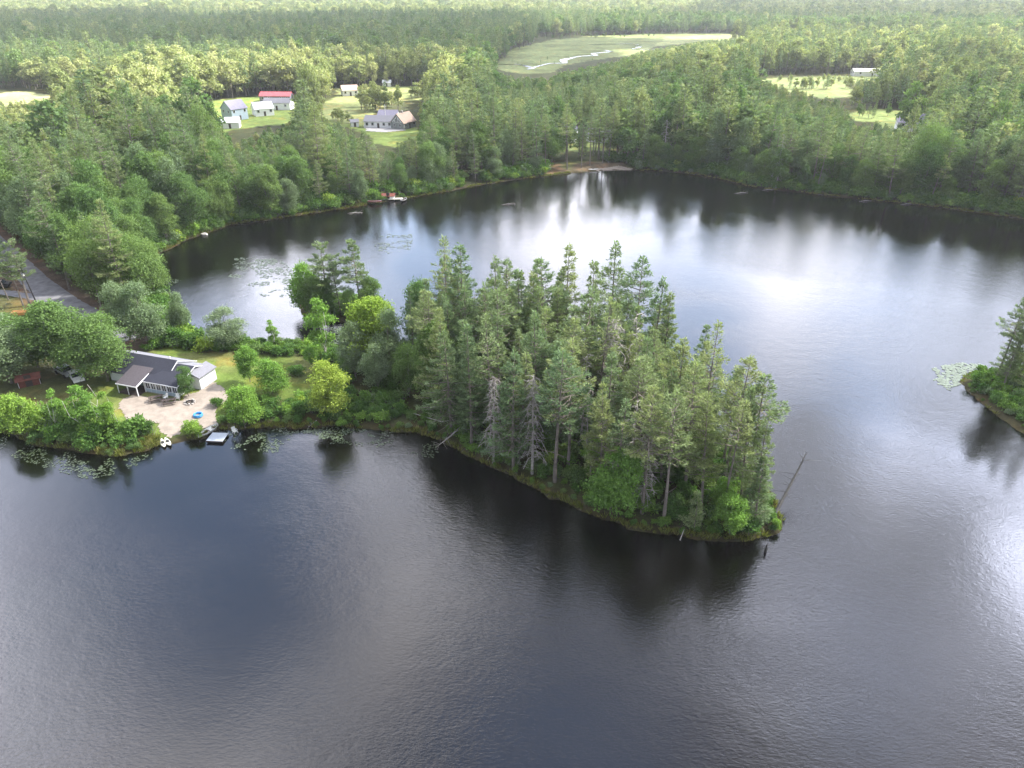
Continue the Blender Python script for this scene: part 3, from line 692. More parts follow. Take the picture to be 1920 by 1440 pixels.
# ------------------------------------------------------------------ woods beyond the lake
VIS = [[(583,205),(612,197),(640,166),(700,163),(790,163),(790,178),(745,186),(678,186),(690,205),(690,229),(652,229),(648,216),(616,207)],
       [(684,236),(690,212),(741,210),(760,207),(778,226),(772,243),(742,250),(742,262),(724,270),(697,265)],
       [(492,177),(544,177),(544,208),(508,221),(480,219),(484,202),(502,196)],[(420,206),(470,198),(482,196),(545,188),(545,212),(508,224),(462,242),(422,242)],
       [(932,132),(938,112),(1002,97),(1012,68),(1200,64),(1420,66),(1300,76),(1196,96),(1150,112),(1052,130),(1030,142),(960,140)],
       [(1512,137),(1662,136),(1600,152),(1590,182),(1540,178),(1508,163),(1430,146),(1430,140)],[(1598,202),(1726,205),(1722,217),(1608,216)],
       [(1700,216),(1714,216),(1714,224),(1700,224)],[(1038,304),(1085,300),(1150,305),(1170,316),(1040,325),(1030,310)],
       [(58,505),(75,520),(190,602),(150,604),(90,585),(60,540)],
       [(-10,164),(94,168),(92,181),(-10,186)],[(150,176),(208,184),(184,197),(160,192)],[(1326,140),(1345,140),(1345,152),(1326,152)],
       [(1040,240),(1054,240),(1054,250),(1040,250)],[(1112,238),(1136,238),(1132,250),(1112,250)],[(1818,199),(1850,199),(1850,212),(1822,212)],
       [(342,190),(375,190),(372,204),(344,204)],[(712,362),(770,362),(770,378),(690,388)],[(866,338),(905,332),(905,348),(880,352)]]
VIS = [np.array(v, float) for v in VIS]
def proj(x, y, z):
    z = z-CAM_H; f = y*math.cos(PITCH)-z*math.sin(PITCH); u = y*math.sin(PITCH)+z*math.cos(PITCH)
    return 960+FPX*x/f, 720-FPX*u/f
def in_vis(x, y, z0, h, r):
    m = np.zeros(x.shape, bool)
    for fz, fr in [(1.0, 0), (.92, .2), (.92, -.2)]+[(q, w*min(.95, (1-q)*2.2)) for q in (.84, .76, .68, .6, .52, .44, .36, .26, .14, .04) for w in (1, -1)]:
        px, py = proj(x+r*fr, y, z0+h*fz)
        for v in VIS:
            b = (px > v[:, 0].min()) & (px < v[:, 0].max()) & (py > v[:, 1].min()) & (py < v[:, 1].max())
            if b.any():
                i = np.where(b)[0]; m[i] |= sdf(px[i], py[i], v) > 0
    return m
sites = []                                               # x, y, h, u, depth-from-shore
def ring(r0, r1, sp, half):
    n = int((half*2/360*math.pi*(r1*r1-r0*r0))/(sp*sp)*1.0)
    g = np.random.default_rng(int(r0))
    # jittered grid
    xs = np.arange(-r1*math.sin(R(half)), r1*math.sin(R(half)), sp); ys = np.arange(0, r1, sp)
    X, Y = np.meshgrid(xs, ys); X = (X+np.where((np.arange(len(ys)) % 2)[:, None] == 1, sp/2, 0)).ravel(); Y = Y.ravel()
    X = X+g.uniform(-.42, .42, X.shape)*sp; Y = Y+g.uniform(-.42, .42, Y.shape)*sp
    rr = np.hypot(X, Y); ok = (rr >= r0) & (rr < r1) & (np.abs(np.degrees(np.arctan2(X, Y))) < half)
    return X[ok], Y[ok]
rings = [(100, 420, 4.9, 44), (420, 800, 6.2, 39), (800, 1500, 7.8, 38), (1500, 2600, 11, 38), (2600, 4700, 19, 37)]
SX, SY, SH, SS = [], [], [], []
for r0, r1, sp, half in rings:
    X, Y = ring(r0, r1, sp, half); d = land(X, Y); ok = d > 1.5
    ok &= ~((Y < 150) & (X > -76)) & ~((X > 55) & (Y < 170)) & ~((Y < 160) & (X > -56))
    ok &= sdf(X, Y, YARD) < -1
    for k, (poly, c) in CLEAR.items(): ok &= sdf(X, Y, poly)+(fbm(X*.05, Y*.05, 4)-.5)*6+(fbm(X*.011, Y*.011, 6)-.5)*np.clip((Y-380)*.10, 0, 60) < 0
    for dl, w in ((ROAD, 5.4), (DRIVE, 5), (SIDE, 6.5)): ok &= dline(X, Y, dl) > w
    ok &= ~((X < -95) & (Y < 150) & (X > -150) & (Y > 128) & (X+150 < 40))
    X, Y, d = X[ok], Y[ok], d[ok]; g = np.random.default_rng(5)
    h = g.normal(17.2, 4.0, X.shape).clip(8, 27)*(.82+.36*fbm(X*.02, Y*.02, 77)); rad = h*.2
    edge = d < 5; h[edge] *= .72
    z0 = height(X, Y, d)
    for _ in range(5):
        bad = in_vis(X, Y, z0, h*np.where(r0 < 420, 1.45, 1.08), rad*1.25); h[bad] *= .72
    keep = ~in_vis(X, Y, z0, h*np.where(r0 < 420, 1.45, 1.08), rad*1.25) & (h > 4.0)
    # thin out sites that nothing of the photo shows
    px, py = proj(X, Y, z0+h); keep &= (px > -160) & (px < 2080)
    SX.append(X[keep]); SY.append(Y[keep]); SH.append(h[keep]*(1 if r0 < 1500 else 1.12)); SS.append(np.full(keep.sum(), sp))
def row(pts, n, h, j, zz=2.5):
    g = np.random.default_rng(int(pts[0][0])); q = P2(pts, zz); t = g.uniform(0, len(q)-1.001, n); i = t.astype(int); p = q[i]+(q[i+1]-q[i])*(t-i)[:, None]+g.normal(0, j, (n, 2))
    SX.append(p[:, 0]); SY.append(p[:, 1]); SH.append(h*g.uniform(.7, 1.25, n)); SS.append(np.full(n, 6.0))
row([(1490,166),(1560,166),(1640,160),(1690,158)], 40, 6.5, 3); row([(1440,150),(1520,148),(1600,150)], 26, 4, 4); row([(682,209),(712,207),(742,210)], 16, 12, 4)
row([(690,200),(735,203)], 7, 10, 3); row([(780,186),(815,178)], 12, 9, 5); row([(168,194),(174,194)], 2, 10, 1); row([(1000,74),(1060,70),(1120,70),(1190,68)], 30, 5, 14, 1); row([(960,122),(1010,112),(1100,118)], 16, 2.5, 16, 1)
row([(1600,222),(1660,220),(1720,221)], 10, 7, 3); row([(596,224),(640,228),(660,236)], 9, 5, 2)
SX, SY, SH, SS = map(np.concatenate, (SX, SY, SH, SS))
SZ = height(SX, SY); SD = land(SX, SY); RR = np.hypot(SX, SY)
PX, PY = proj(SX, SY, SZ+SH*.7)
stand = fbm(SX*.012, SY*.012, 50, 4); g = np.random.default_rng(8); U = g.uniform(size=len(SX)); U2 = g.uniform(size=len(SX))
con = .30+.9*(stand-.35)                                  # share of conifers
con = np.where((PX > 560) & (RR < 420), con+.38, con); con = np.where((PX < 330) & (RR < 300), .36, con)
con = np.where((SD < 9) & (RR < 420), con-.38, con)
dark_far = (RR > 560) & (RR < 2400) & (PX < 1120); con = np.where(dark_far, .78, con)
bandbright = 0; stripL = (RR > 345) & (RR < 585) & (PX < 880); con = np.where(stripL, .16, con)
sunR = (RR > 430) & (RR < 1000) & (PX > 1180); con = np.where(sunR, .55, con)
con = np.where(RR > 1450, .28, con)
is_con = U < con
# nearest ones as objects of their own
n_p = sum(k == 'pine_tree' for *_, k in PLACED); n_b = sum(k == 'broadleaf_tree' for *_, k in PLACED)
inframe = (PX > -30) & (PX < 1950); order = np.argsort(RR)
cp_, cb_ = 296-n_p, 292-n_b; single = np.zeros(len(SX), bool)
def near_label(px, py, r, d, con, kind):
    sp = {'pine_tree': 'pine', 'broadleaf_tree': 'leafy tree'}[kind]
    if px < 330 or (py > 400 and px < 420):
        return None, f'{sp}s on the cove west bank' if d < 10 else f'{sp}s in woods left of the cove'
    w = 'left far shore' if px < 720 else 'far shore left of clearing' if px < 1010 else 'far shore at clearing' if px < 1230 else 'far shore right of clearing' if px < 1560 else 'right end far shore'
    return None, f'{sp}s in {"front" if d < 9 else "second" if d < 20 else "back"} row, {w}'
for i in order:
    if not inframe[i]: continue
    if RR[i] > 420: break
    if is_con[i]:
        if cp_ <= 0: continue
        cp_ -= 1; key = ('pine', 'pine', 'pine', 'pine_open', 'pine_slim')[int(U2[i]*5)]; kind = 'pine_tree'; h = SH[i]*1.28
        if SD[i] < 9: h *= 1.12
    else:
        if cb_ <= 0: continue
        cb_ -= 1; key = ('leafd', 'leafd', 'leafd', 'leafs', 'leafs', 'leafd', 'leafd')[int(U2[i]*7)]; kind = 'broadleaf_tree'; h = SH[i]*.92
    single[i] = True
    lb, gr = near_label(PX[i], PY[i], RR[i], SD[i], is_con[i], kind)
    e_ = plant(key, SX[i], SY[i], h, lb, gr, wid=.95); PEND.append((e_, PX[i], PY[i], gr))
print('single trees', single.sum(), 'of sites', len(SX), 'left', cp_, cb_)
ORD = 'first second third fourth fifth sixth seventh eighth ninth tenth eleventh twelfth thirteenth fourteenth fifteenth sixteenth seventeenth eighteenth'.split()
def number_pending():
    by = {}
    for e_, px, py, gr in PEND: by.setdefault(gr, []).append((e_, px, py))
    for gr, L in by.items():
        L.sort(key=lambda q: -q[2]); nb = max(1, math.ceil(len(L)/13)); m = math.ceil(len(L)/nb)
        for k in range(nb):
            B = sorted(L[k*m:(k+1)*m], key=lambda q: q[1])
            for j, (e_, *_) in enumerate(B):
                e_['group'] = gr; e_['label'] = f'{ORD[j]} from left of {gr}'+('' if nb == 1 else f', {ORD[k]} tier')
# pines over the bare clearing on the far shore, with clean trunks
for px, py, h, lb in ((1008,322,22,'leftmost bare trunked pine at the water edge of the far clearing'),(1022,321,20,'second bare trunked pine at the water edge of the far clearing'),
                  (1063,317,23,'thick double trunked pine in front of the far clearing'),(1090,314,18,'thin pine in the middle of the far clearing'),
                  (1106,311,21,'tall pine right of the middle of the far clearing'),(1130,306,20,'left of the paired pines on the brown slope of the far clearing'),
                  (1140,305,22,'right of the paired pines on the brown slope of the far clearing')):
    foot('pine_open', px, py, h, lb, wid=.85)
foot('snag', 1243,313,17,'bare grey dead trunk standing at the far shore right of the clearing')
foot('snag', 1455,350,17,'bare trunk at the water edge of the right far shore')

number_pending()
# far woods: every remaining tree of the sites, one stand
libc = bpy.data.collections.new('forest_species')
far_meshes = [join_tree('far_pine', pine(300, 20, .22, 3.9, 1.1, detail=.24, mat='pine')), join_tree('far_pine', pine(301, 20, .30, 3.5, 1.1, detail=.24, mat='pine')),
              join_tree('far_pine', pine(302, 20, .15, 3.6, 1.2, detail=.26, mat='pine')),
              join_tree('far_leaf', broad(310, 16, 5.0, .12, 13, 1500, .95, 'farmix')), join_tree('far_leaf', broad(311, 16, 4.4, .12, 13, 1400, .95, 'leafd')),
              join_tree('far_leaf', broad(312, 16, 4.2, .12, 12, 1500, .85, 'farsun')), join_tree('far_leaf', broad(313, 16, 4.2, .10, 12, 1400, .95, 'farsun'))]
H_OF = np.array([20, 20, 20, 16, 16, 16, 16.])
def instancer(name, meshes, pos, scl, idx, rot, label=None, cat=None, kind='stuff'):
    c = bpy.data.collections.new(name+'_kinds')
    for k, me in enumerate(meshes): c.objects.link(bpy.data.objects.new('%s_%02d' % (name, k), me))
    me = bpy.data.meshes.new(name); me.vertices.add(len(pos)); me.vertices.foreach_set('co', np.asarray(pos, np.float32).ravel())
    for nm, tp, arr in (('scl', 'FLOAT_VECTOR', scl), ('idx', 'INT', idx), ('rot', 'FLOAT_VECTOR', rot)):
        a = me.attributes.new(nm, tp, 'POINT'); a.data.foreach_set('vector' if tp == 'FLOAT_VECTOR' else 'value', np.asarray(arr, np.int32 if tp == 'INT' else np.float32).ravel())
    o = obj(name, me); ng = bpy.data.node_groups.new(name, 'GeometryNodeTree')
    ng.interface.new_socket('Geometry', in_out='INPUT', socket_type='NodeSocketGeometry'); ng.interface.new_socket('Geometry', in_out='OUTPUT', socket_type='NodeSocketGeometry')
    b = NB(ng); i = b.n('NodeGroupInput'); q = b.n('NodeGroupOutput'); ip = b.n('GeometryNodeInstanceOnPoints'); ci = b.n('GeometryNodeCollectionInfo')
    ci.inputs['Collection'].default_value = c; ci.inputs['Separate Children'].default_value = True; ci.inputs['Reset Children'].default_value = True
    def at(nm, tp):
        a = b.n('GeometryNodeInputNamedAttribute', data_type=tp); a.inputs['Name'].default_value = nm
        return a.outputs[0]
    b.l(i.outputs[0], ip.inputs['Points']); b.l(ci.outputs[0], ip.inputs['Instance']); ip.inputs['Pick Instance'].default_value = True
    b.l(at('idx', 'INT'), ip.inputs['Instance Index']); b.l(at('scl', 'FLOAT_VECTOR'), ip.inputs['Scale'])
    e = b.n('FunctionNodeEulerToRotation'); b.l(at('rot', 'FLOAT_VECTOR'), e.inputs[0]); b.l(e.outputs[0], ip.inputs['Rotation']); b.l(ip.outputs[0], q.inputs[0])
    md = o.modifiers.new('scatter', 'NODES'); md.node_group = ng
    return tag(o, label, cat, kind=kind)
rest = ~single; n = rest.sum(); g = np.random.default_rng(3)
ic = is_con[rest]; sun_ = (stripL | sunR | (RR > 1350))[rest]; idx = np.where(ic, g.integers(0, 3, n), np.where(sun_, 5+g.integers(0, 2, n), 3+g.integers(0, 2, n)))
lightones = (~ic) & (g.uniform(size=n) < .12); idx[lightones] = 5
hh = SH[rest]*np.where(ic, 1.08, .95); s = hh/H_OF[idx]; wd = np.clip(SS[rest]/8.5, .92, 2.0)*g.uniform(.8, 1.45, n)
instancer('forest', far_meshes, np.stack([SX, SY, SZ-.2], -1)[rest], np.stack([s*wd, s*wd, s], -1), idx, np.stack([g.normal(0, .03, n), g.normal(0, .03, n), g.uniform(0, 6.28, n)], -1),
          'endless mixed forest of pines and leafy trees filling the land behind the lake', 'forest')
print('forest', n)

# ------------------------------------------------------------------ undergrowth, shore grass
def joined(spec):
    return join_tree('bush', spec)
bush = [joined(broad(400+k, 2.2, 1.7, .0, 7, 700, .34, mt, tr=.04)) for k, mt in enumerate(('bush', 'bush', 'leafd', 'leafb', 'leafs', 'leafy'))]
gx, gy = np.meshgrid(np.arange(-185, 175, 1.55), np.arange(60, 330, 1.55)); g = np.random.default_rng(21)
gx = gx.ravel()+g.uniform(-.7, .7, gx.size); gy = gy.ravel()+g.uniform(-.7, .7, gy.size)
d = land(gx, gy); pen = (gy < 150) & (gx > -56) | ((gx > 55) & (gy < 170)) | ((gy < 160) & (gx > -20))
yd = sdf(gx, gy, YARD); grove = sdf(gx, gy, GROVE)
ok = (d > .15+.5*g.uniform(size=gx.size)) & ((pen & (yd < .2)) | (~pen & (d < 11) & (yd < .5)))
ok &= ~((grove > 3) & (g.uniform(size=gx.size) < .35))
for dl, w in ((ROAD, 5.5), (DRIVE, 3.5), (SIDE, 2.4)): ok &= dline(gx, gy, dl) > w
for k in ('cove',): ok &= sdf(gx, gy, CLEAR[k][0]) < 0
beach = P2([(285,800),(342,796),(350,806),(390,797),(410,800),(410,822),(320,842),(285,842)], .3); ok &= sdf(gx, gy, beach) < 0
px, py = proj(gx, gy, .6*np.ones_like(gx)); ok &= (px > -120) & (px < 2050)
ok &= ~((px > 640) & (px < 760) & (py > 358) & (py < 392) & (g.uniform(size=gx.size) < .7)) & ~((px > 868) & (px < 905) & (py > 325) & (py < 352)) & ~((px < 400) & (gy > 118) & (gy < 170) & (g.uniform(size=gx.size) < .3))
ok &= ~((px > 660) & (px < 800) & (py > 700) & (py < 790) & (fbm(gx*.2, gy*.2, 61) > .62)) 
gx, gy, d = gx[ok], gy[ok], d[ok]; n = len(gx); sc = g.uniform(.45, 1.05, n)*(.6+.6*fbm(gx*.15, gy*.15, 41))*np.clip(.35+d*.28, .4, 1)*np.where(pen[ok], 1, 1.75)
ix = g.choice(6, n, p=(.38, .27, .19, .08, .06, .02))
instancer('undergrowth', bush, np.stack([gx, gy, height(gx, gy)-.12], -1), np.stack([sc, sc, sc], -1), ix, np.stack([gx*0, gx*0, g.uniform(0, 6.28, n)], -1),
          'dense green undergrowth under the trees and along the banks', 'undergrowth')
print('undergrowth', n)
def tuft(seed, n=26, h=.55):
    g = np.random.default_rng(seed); a = g.uniform(0, 6.28, n); r = g.uniform(0, .22, n)
    c = np.stack([np.cos(a)*r, np.sin(a)*r, a*0], -1); dd = np.stack([np.cos(a)*.5, np.sin(a)*.5, g.uniform(.7, 1.3, n)], -1)
    return foliage_mesh('grass_tuft', c, dd, rand_unit(g, n), g.uniform(.5, 1.1, n)*h, np.full(n, .07), g.uniform(0, 1, n), M['sedge'])
sx, sy = np.meshgrid(np.arange(-185, 175, .42), np.arange(60, 330, .42)); g = np.random.default_rng(22)
sx = sx.ravel()+g.uniform(-.2, .2, sx.size); sy = sy.ravel()+g.uniform(-.2, .2, sy.size)
px, py = proj(sx, sy, .3*np.ones_like(sx)); pre = (px > -60) & (px < 1990) & (py > 300); sx, sy = sx[pre], sy[pre]
d = land(sx, sy); dn = fbm(sx*.12, sy*.12, 71); px, py = proj(sx, sy, .3*np.ones_like(sx))
wide = np.where((px < 300) & (sy < 110), 2.4, np.where((px < 520) & (sy > 118), 2.0, .8))*sst(dn, .3, .6)
ok = (d > .02) & (d < wide*(.4+dn)) & (g.uniform(size=sx.size) < .8) & ~((px > 300) & (px < 412) & (sy < 100) & (g.uniform(size=sx.size) < .6)) & ~((px > 1100) & (px < 1200) & (sy > 240))
sx, sy = sx[ok], sy[ok]; n = len(sx); sc = g.uniform(.7, 1.5, n)
instancer('shore_grass', [tuft(k) for k in range(3)], np.stack([sx, sy, np.maximum(height(sx, sy), 0)-.03], -1), np.stack([sc, sc, sc], -1), g.integers(0, 3, n), np.stack([sx*0, sx*0, g.uniform(0, 6.28, n)], -1),
          'yellow green sedge fringing the waterline', 'grass')
print('shore grass', n)
# lily pads
M['pad'] = plain('lily_pad_green', (.045,.066,.027), .38, .3, 1.2, spec=.6)
M['pad2'] = plain('pale_lily_pad', (.095,.125,.08), .5, .35, 1.2, spec=.4)
def pads(name, polys, dens, thr, mat, label, sz=(.07, .17), seed=1):
    g = np.random.default_rng(seed); C = []
    for poly in polys:
        q = P2(poly, 0); x0, y0 = q.min(0); x1, y1 = q.max(0); n = int((x1-x0)*(y1-y0)*dens)
        x = g.uniform(x0, x1, n); y = g.uniform(y0, y1, n); s_ = sdf(x, y, q)
        ok = (s_ > 0) & (fbm(x*.42, y*.42, 91, 4)+np.clip(s_*.05, 0, .08) > thr) & (land(x, y) < -.1); C.append(np.stack([x[ok], y[ok]], -1))
    C = np.concatenate(C); n = len(C); k = 7; a = g.uniform(0, 6.28, n)[:, None]+np.arange(k)[None]*5.7/(k-1); r = g.uniform(*sz, n)[:, None]
    rim = np.stack([C[:, :1]+np.cos(a)*r, C[:, 1:]+np.sin(a)*r, np.full((n, k), .022)+g.uniform(0, .03, (n, 1))+g.uniform(0, .02, (n, k))], -1)
    cen = np.stack([C[:, 0], C[:, 1], np.full(n, .02)], -1)[:, None]; V = np.concatenate([cen, rim], 1).reshape(-1, 3)
    F = (np.arange(n)*(k+1))[:, None]+np.arange(k+1)[None]
    tag(obj(name, mesh_np(name, V, [F], [mat])), label, 'lily pads', kind='stuff'); print(name, n)
pads('lily_pads', [[(0,815),(100,845),(230,862),(300,845),(290,870),(240,885),(170,900),(90,880),(0,850)]], 9, .56, M['pad'], 'scattered yellow green lily pads off the left shore thicket', seed=2)
pads('lily_pads', [[(412,812),(500,803),(620,800),(740,808),(830,832),(815,860),(700,838),(600,832),(520,850),(430,842)]], 10, .55, M['pad'], 'lily pads in front of the neck of land right of the dock', seed=3)
pads('lily_pads', [[(405,828),(460,808),(500,820),(480,845),(430,845)],[(560,806),(700,806),(720,826),(640,828),(580,820)]], 8, .5, M['pad2'], 'pale silvery lily pads drifting right of the dock', seed=4)
pads('lily_pads', [[(440,485),(520,478),(560,520),(556,562),(500,560),(430,520)],[(700,440),(775,438),(770,470),(705,478)]], 3.2, .56, M['pad'], 'sparse lily pads on the dark cove', seed=5, sz=(.15, .34))
pads('lily_pads', [[(262,522),(300,520),(345,526),(320,534),(270,534)]], 8, .36, M['pad'], 'low mat of pads in the corner of the cove near the road', seed=6)
pads('lily_pads', [[(598,645),(622,612),(640,618),(642,648),(625,660)]], 12, .3, M['pad2'], 'pale green pads between the birch and the cove islet', seed=7)
pads('lily_pads', [[(1748,690),(1800,680),(1850,684),(1838,700),(1800,720),(1780,732),(1752,715)]], 9, .40, M['pad2'], 'white shining lily pads left of the right hand island', seed=8, sz=(.16, .32))

# ------------------------------------------------------------------ buildings
M['roofdark'] = plain('charcoal_shingles', (.035,.037,.050), .9, .18, 6, spec=.2, bump=.3)
M['roofgrey'] = plain('grey_and_lit_shingles', (.19,.19,.21), .9, .15, 5, spec=.2, bump=.3)
M['roofbrown'] = plain('brown_grey_shingles', (.085,.075,.082), .9, .15, 5, spec=.2, bump=.3)
M['white'] = plain('white_siding', (.70,.71,.72), .6, .06, 2)
M['bluew'] = plain('pale_blue_paint_and_shade', (.36,.44,.52), .6, .08, 2)  # blue paint, and painted shade on the sunroom panels
M['glass'] = plain('window_glass', (.015,.02,.03), .08, .1, 1, spec=.9)
M['trim'] = plain('white_trim', (.74,.74,.76), .5, .04, 3)
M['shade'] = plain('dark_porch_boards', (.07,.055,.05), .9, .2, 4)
M['concrete'] = plain('foundation_concrete', (.30,.29,.27), .95, .15, 3)
M['plank'] = plain('weathered_planks', (.07,.052,.045), .9, .25, 5)
M['tan'] = plain('tan_shingles', (.42,.31,.25), .9, .12, 1.2)
M['greywall'] = plain('grey_green_siding', (.24,.26,.25), .8, .1, 1.2)
M['redroof'] = plain('red_metal_roof', (.40,.07,.08), .5, .1, 1)
M['purple'] = plain('violet_grey_roof', (.20,.19,.25), .8, .12, 1)
M['green'] = plain('mint_paint', (.35,.62,.55), .6, .1, 1)
M['orange'] = plain('fresh_orange_boards', (.55,.26,.08), .8, .2, 6)
M['bluepl'] = plain('blue_plastic', (.04,.25,.55), .4, .15, 4, spec=.5)
M['whitepl'] = plain('white_plastic', (.75,.75,.72), .4, .08, 4, spec=.5)
M['cream'] = plain('cream_fibreglass', (.68,.66,.52), .4, .08, 2, spec=.5)
M['redpl'] = plain('red_canoe_paint', (.35,.07,.035), .4, .12, 2, spec=.5)
M['dockgrey'] = plain('grey_deck_boards', (.33,.37,.42), .8, .1, 4)
M['metal'] = plain('galvanised_metal', (.45,.46,.47), .4, .1, 4, metal=.7)
M['black'] = plain('black_rubber', (.02,.02,.02), .7, .1, 4)
M['rust'] = plain('rust_red_boards', (.17,.06,.045), .9, .25, 3)
M['rock'] = plain('pale_rock', (.42,.39,.36), .95, .25, 1.6, bump=.4)

M['farwhite'] = plain('sunlit_white_siding', (.80,.80,.80), .6, .06, 2)  # brighter copy of the white siding: sunlight painted onto far walls
def lake_house():
    g0 = 1.0; e = empty('house', (-54.1, 103.0, g0), math.atan2(-2.0, 6.2))
    tag(e, 'white lakeside house with dark roof, glazed sunroom and stepped wings on the beach', 'house')
    w = MB(); w.box(-6.5, 0, 0.12, 4.8, .1, .78); w.box(-6.5, 0, .12, 4.8, 1.85, 2.0)       # sunroom: sill wall and head; glazing between
    w.box(-15, -6.5, 1.6, 8.4, .1, 2.15); w.box(-6.5, -3.2, 4.8, 8.4, .1, 2.15); w.box(-3.2, 0, 4.8, 7.6, .1, 2.1)
    w.box(0.003, 1.75, 3.4, 7.4, .1, 2.3)
    for z0, x0, zr, ye, yb in ((2.15, -3.22, 4.0, .9, 8.5), (2.0, -.02, 3.45, .4, 7.7)):      # gable ends facing right
        w.prism([(x0, ye, z0-.1), (x0, yb, z0-.1), (x0, 4.6, zr)], (.05, 0, 0))
    w.build('wall', M['white'], e)
    pn = MB()
    for k in range(6): pn.box(-6.42+k*1.07, -6.42+k*1.07+.98, .085, .118, .14, .72)
    pn.build('wall_panel', M['bluew'], e)  # white panels; their bluish shade is put into the colour
    f = MB(); f.box(-15, -6.5, 1.55, 1.59, 0, .1); f.box(-6.55, .04, .08, .115, -.3, .1); f.box(.004, 1.8, 3.36, 3.4, -.3, .1); f.box(1.76, 1.8, 3.4, 7.4, -.3, .1); f.build('foundation', M['concrete'], e)
    for k in range(6):                                     # pairs of sash windows between white posts
        x = -6.36+k*1.07; wi = MB(); wi.box(x, x+.10, .10, .2, .78, 1.85); wi.box(x+.44, x+.52, .10, .2, .78, 1.85); wi.box(x+.86, x+1.0, .10, .2, .78, 1.85)
        wi.box(x, x+.94, .08, .2, .74, .78); wo = wi.build('window', M['trim'], e)
        MB().box(x+.10, x+.44, .14, .17, .78, 1.85).box(x+.52, x+.86, .14, .17, .78, 1.85).build('pane', M['glass'], wo)
    for k in range(3):
        y = .35+k*1.4; wi = MB(); wi.box(-.1, .02, y, y+.08, 1.0, 1.85); wi.box(-.1, .02, y+.6, y+.66, 1.0, 1.85); wi.box(-.1, .02, y+1.2, y+1.28, 1.0, 1.85)
        wo = wi.build('window', M['trim'], e); MB().box(-.07, -.04, y+.08, y+.6, 1.0, 1.85).box(-.07, -.04, y+.66, y+1.2, 1.0, 1.85).build('pane', M['glass'], wo)
    c = MB(); c.box(-.13, .06, .04, .24, -.1, 2.0); c.box(-6.62, -6.42, .04, .24, -.1, 2.0); c.build('corner_post', M['trim'], e)
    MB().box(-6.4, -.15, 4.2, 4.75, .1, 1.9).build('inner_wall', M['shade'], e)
    # roofs
    MB().slab([(-15.4,1.0,2.1),(-3.0,1.0,2.1),(-3.0,4.6,4.1),(-15.4,4.6,4.1)], .12).slab([(-15.4,4.602,4.1),(-3.0,4.602,4.1),(-3.0,8.8,2.1),(-15.4,8.8,2.1)], .12).build('roof', [M['roofdark']], e)
    MB().slab([(-6.9,-.14,2.12),(.35,-.14,2.12),(.35,4.6,3.62),(-2.998,4.6,3.62),(-2.998,4.6,3.62)][:4], .12).build('sunroom_roof', M['roofdark'], e)
    MB().slab([(-6.9,-.15,2.135),(-2.996,-.15,2.135),(-2.996,1.55,2.68),(-6.9,1.55,2.68)], .05).build('roof_valley', M['roofdark'], e)
    MB().slab([(-2.99,4.602,3.62),(.35,4.602,3.62),(.35,8.0,2.25),(-2.99,8.0,2.25)], .12).build('rear_roof', M['roofgrey'], e)
    MB().slab([(.06,3.15,3.1),(2.05,3.15,2.33),(2.05,7.6,2.33),(.06,7.6,3.1)], .1).build('wing_roof', M['roofgrey'], e)
    MB().slab([(-15.4,4.66,4.16),(-3.0,4.66,4.16),(-3.0,7.9,2.62),(-15.4,7.9,2.62)], .05).build('rear_roof_sheen', M['roofgrey'], e)  # lighter sheet over the back slope: grazing brightness painted in
    # white barge boards
    t = MB()
    for (x, y0, z0, y1, z1) in ((.352, -.14, 2.11, 4.6, 3.61), (.352, 4.6, 3.61, 8.0, 2.24), (-2.997, 4.61, 4.09, 8.8, 2.09), (-2.997, 2.9, 3.14, 4.6, 4.09)):
        t.prism([(x, y0, z0+.03), (x, y1, z1+.03), (x, y1, z1-.1), (x, y0, z0-.1)], (.05, 0, 0))
    t.box(-6.6, .35, -.19, -.142, 1.97, 2.12); t.build('barge_board', M['trim'], e)
    p = MB(); p.slab([(-10.6,-1.7,1.86),(-6.5,-1.7,1.86),(-6.5,2.9,3.12),(-10.6,2.9,3.12)], .1); p.build('porch_roof', M['roofbrown'], e)
    t = MB(); t.prism([(-6.498,-1.7,1.88),(-6.498,1.5,2.76),(-6.498,1.5,2.5),(-6.498,-1.7,1.62)], (.05, 0, 0)); t.box(-10.6, -6.5, -1.75, -1.703, 1.68, 1.87); t.build('porch_fascia', M['trim'], e)
    for x in (-10.5, -8.5, -6.65): MB().box(x, x+.13, -1.62, -1.49, 0, 1.7).build('porch_post', M['trim'], e)
    pr = MB(); pr.box(-10.5, -6.7, -1.58, -1.52, .75, .82)
    for k in range(18): pr.box(-10.35+k*.2, -10.31+k*.2, -1.57, -1.53, .1, .75)
    pr.build('porch_railing', M['shade'], e); MB().box(-10.6, -6.63, -1.6, 1.55, 0, .09).build('porch_floor', M['plank'], e)
    MB().box(-9.2, -8.4, 1.52, 1.58, .1, 1.9).build('door', M['bluew'], e)
    v = MB(); v.tube([(-5.2, 5.4, 3.5), (-5.2, 5.4, 4.2)], .09, 8); v.build('roof_vent', M['whitepl'], e)
lake_house()

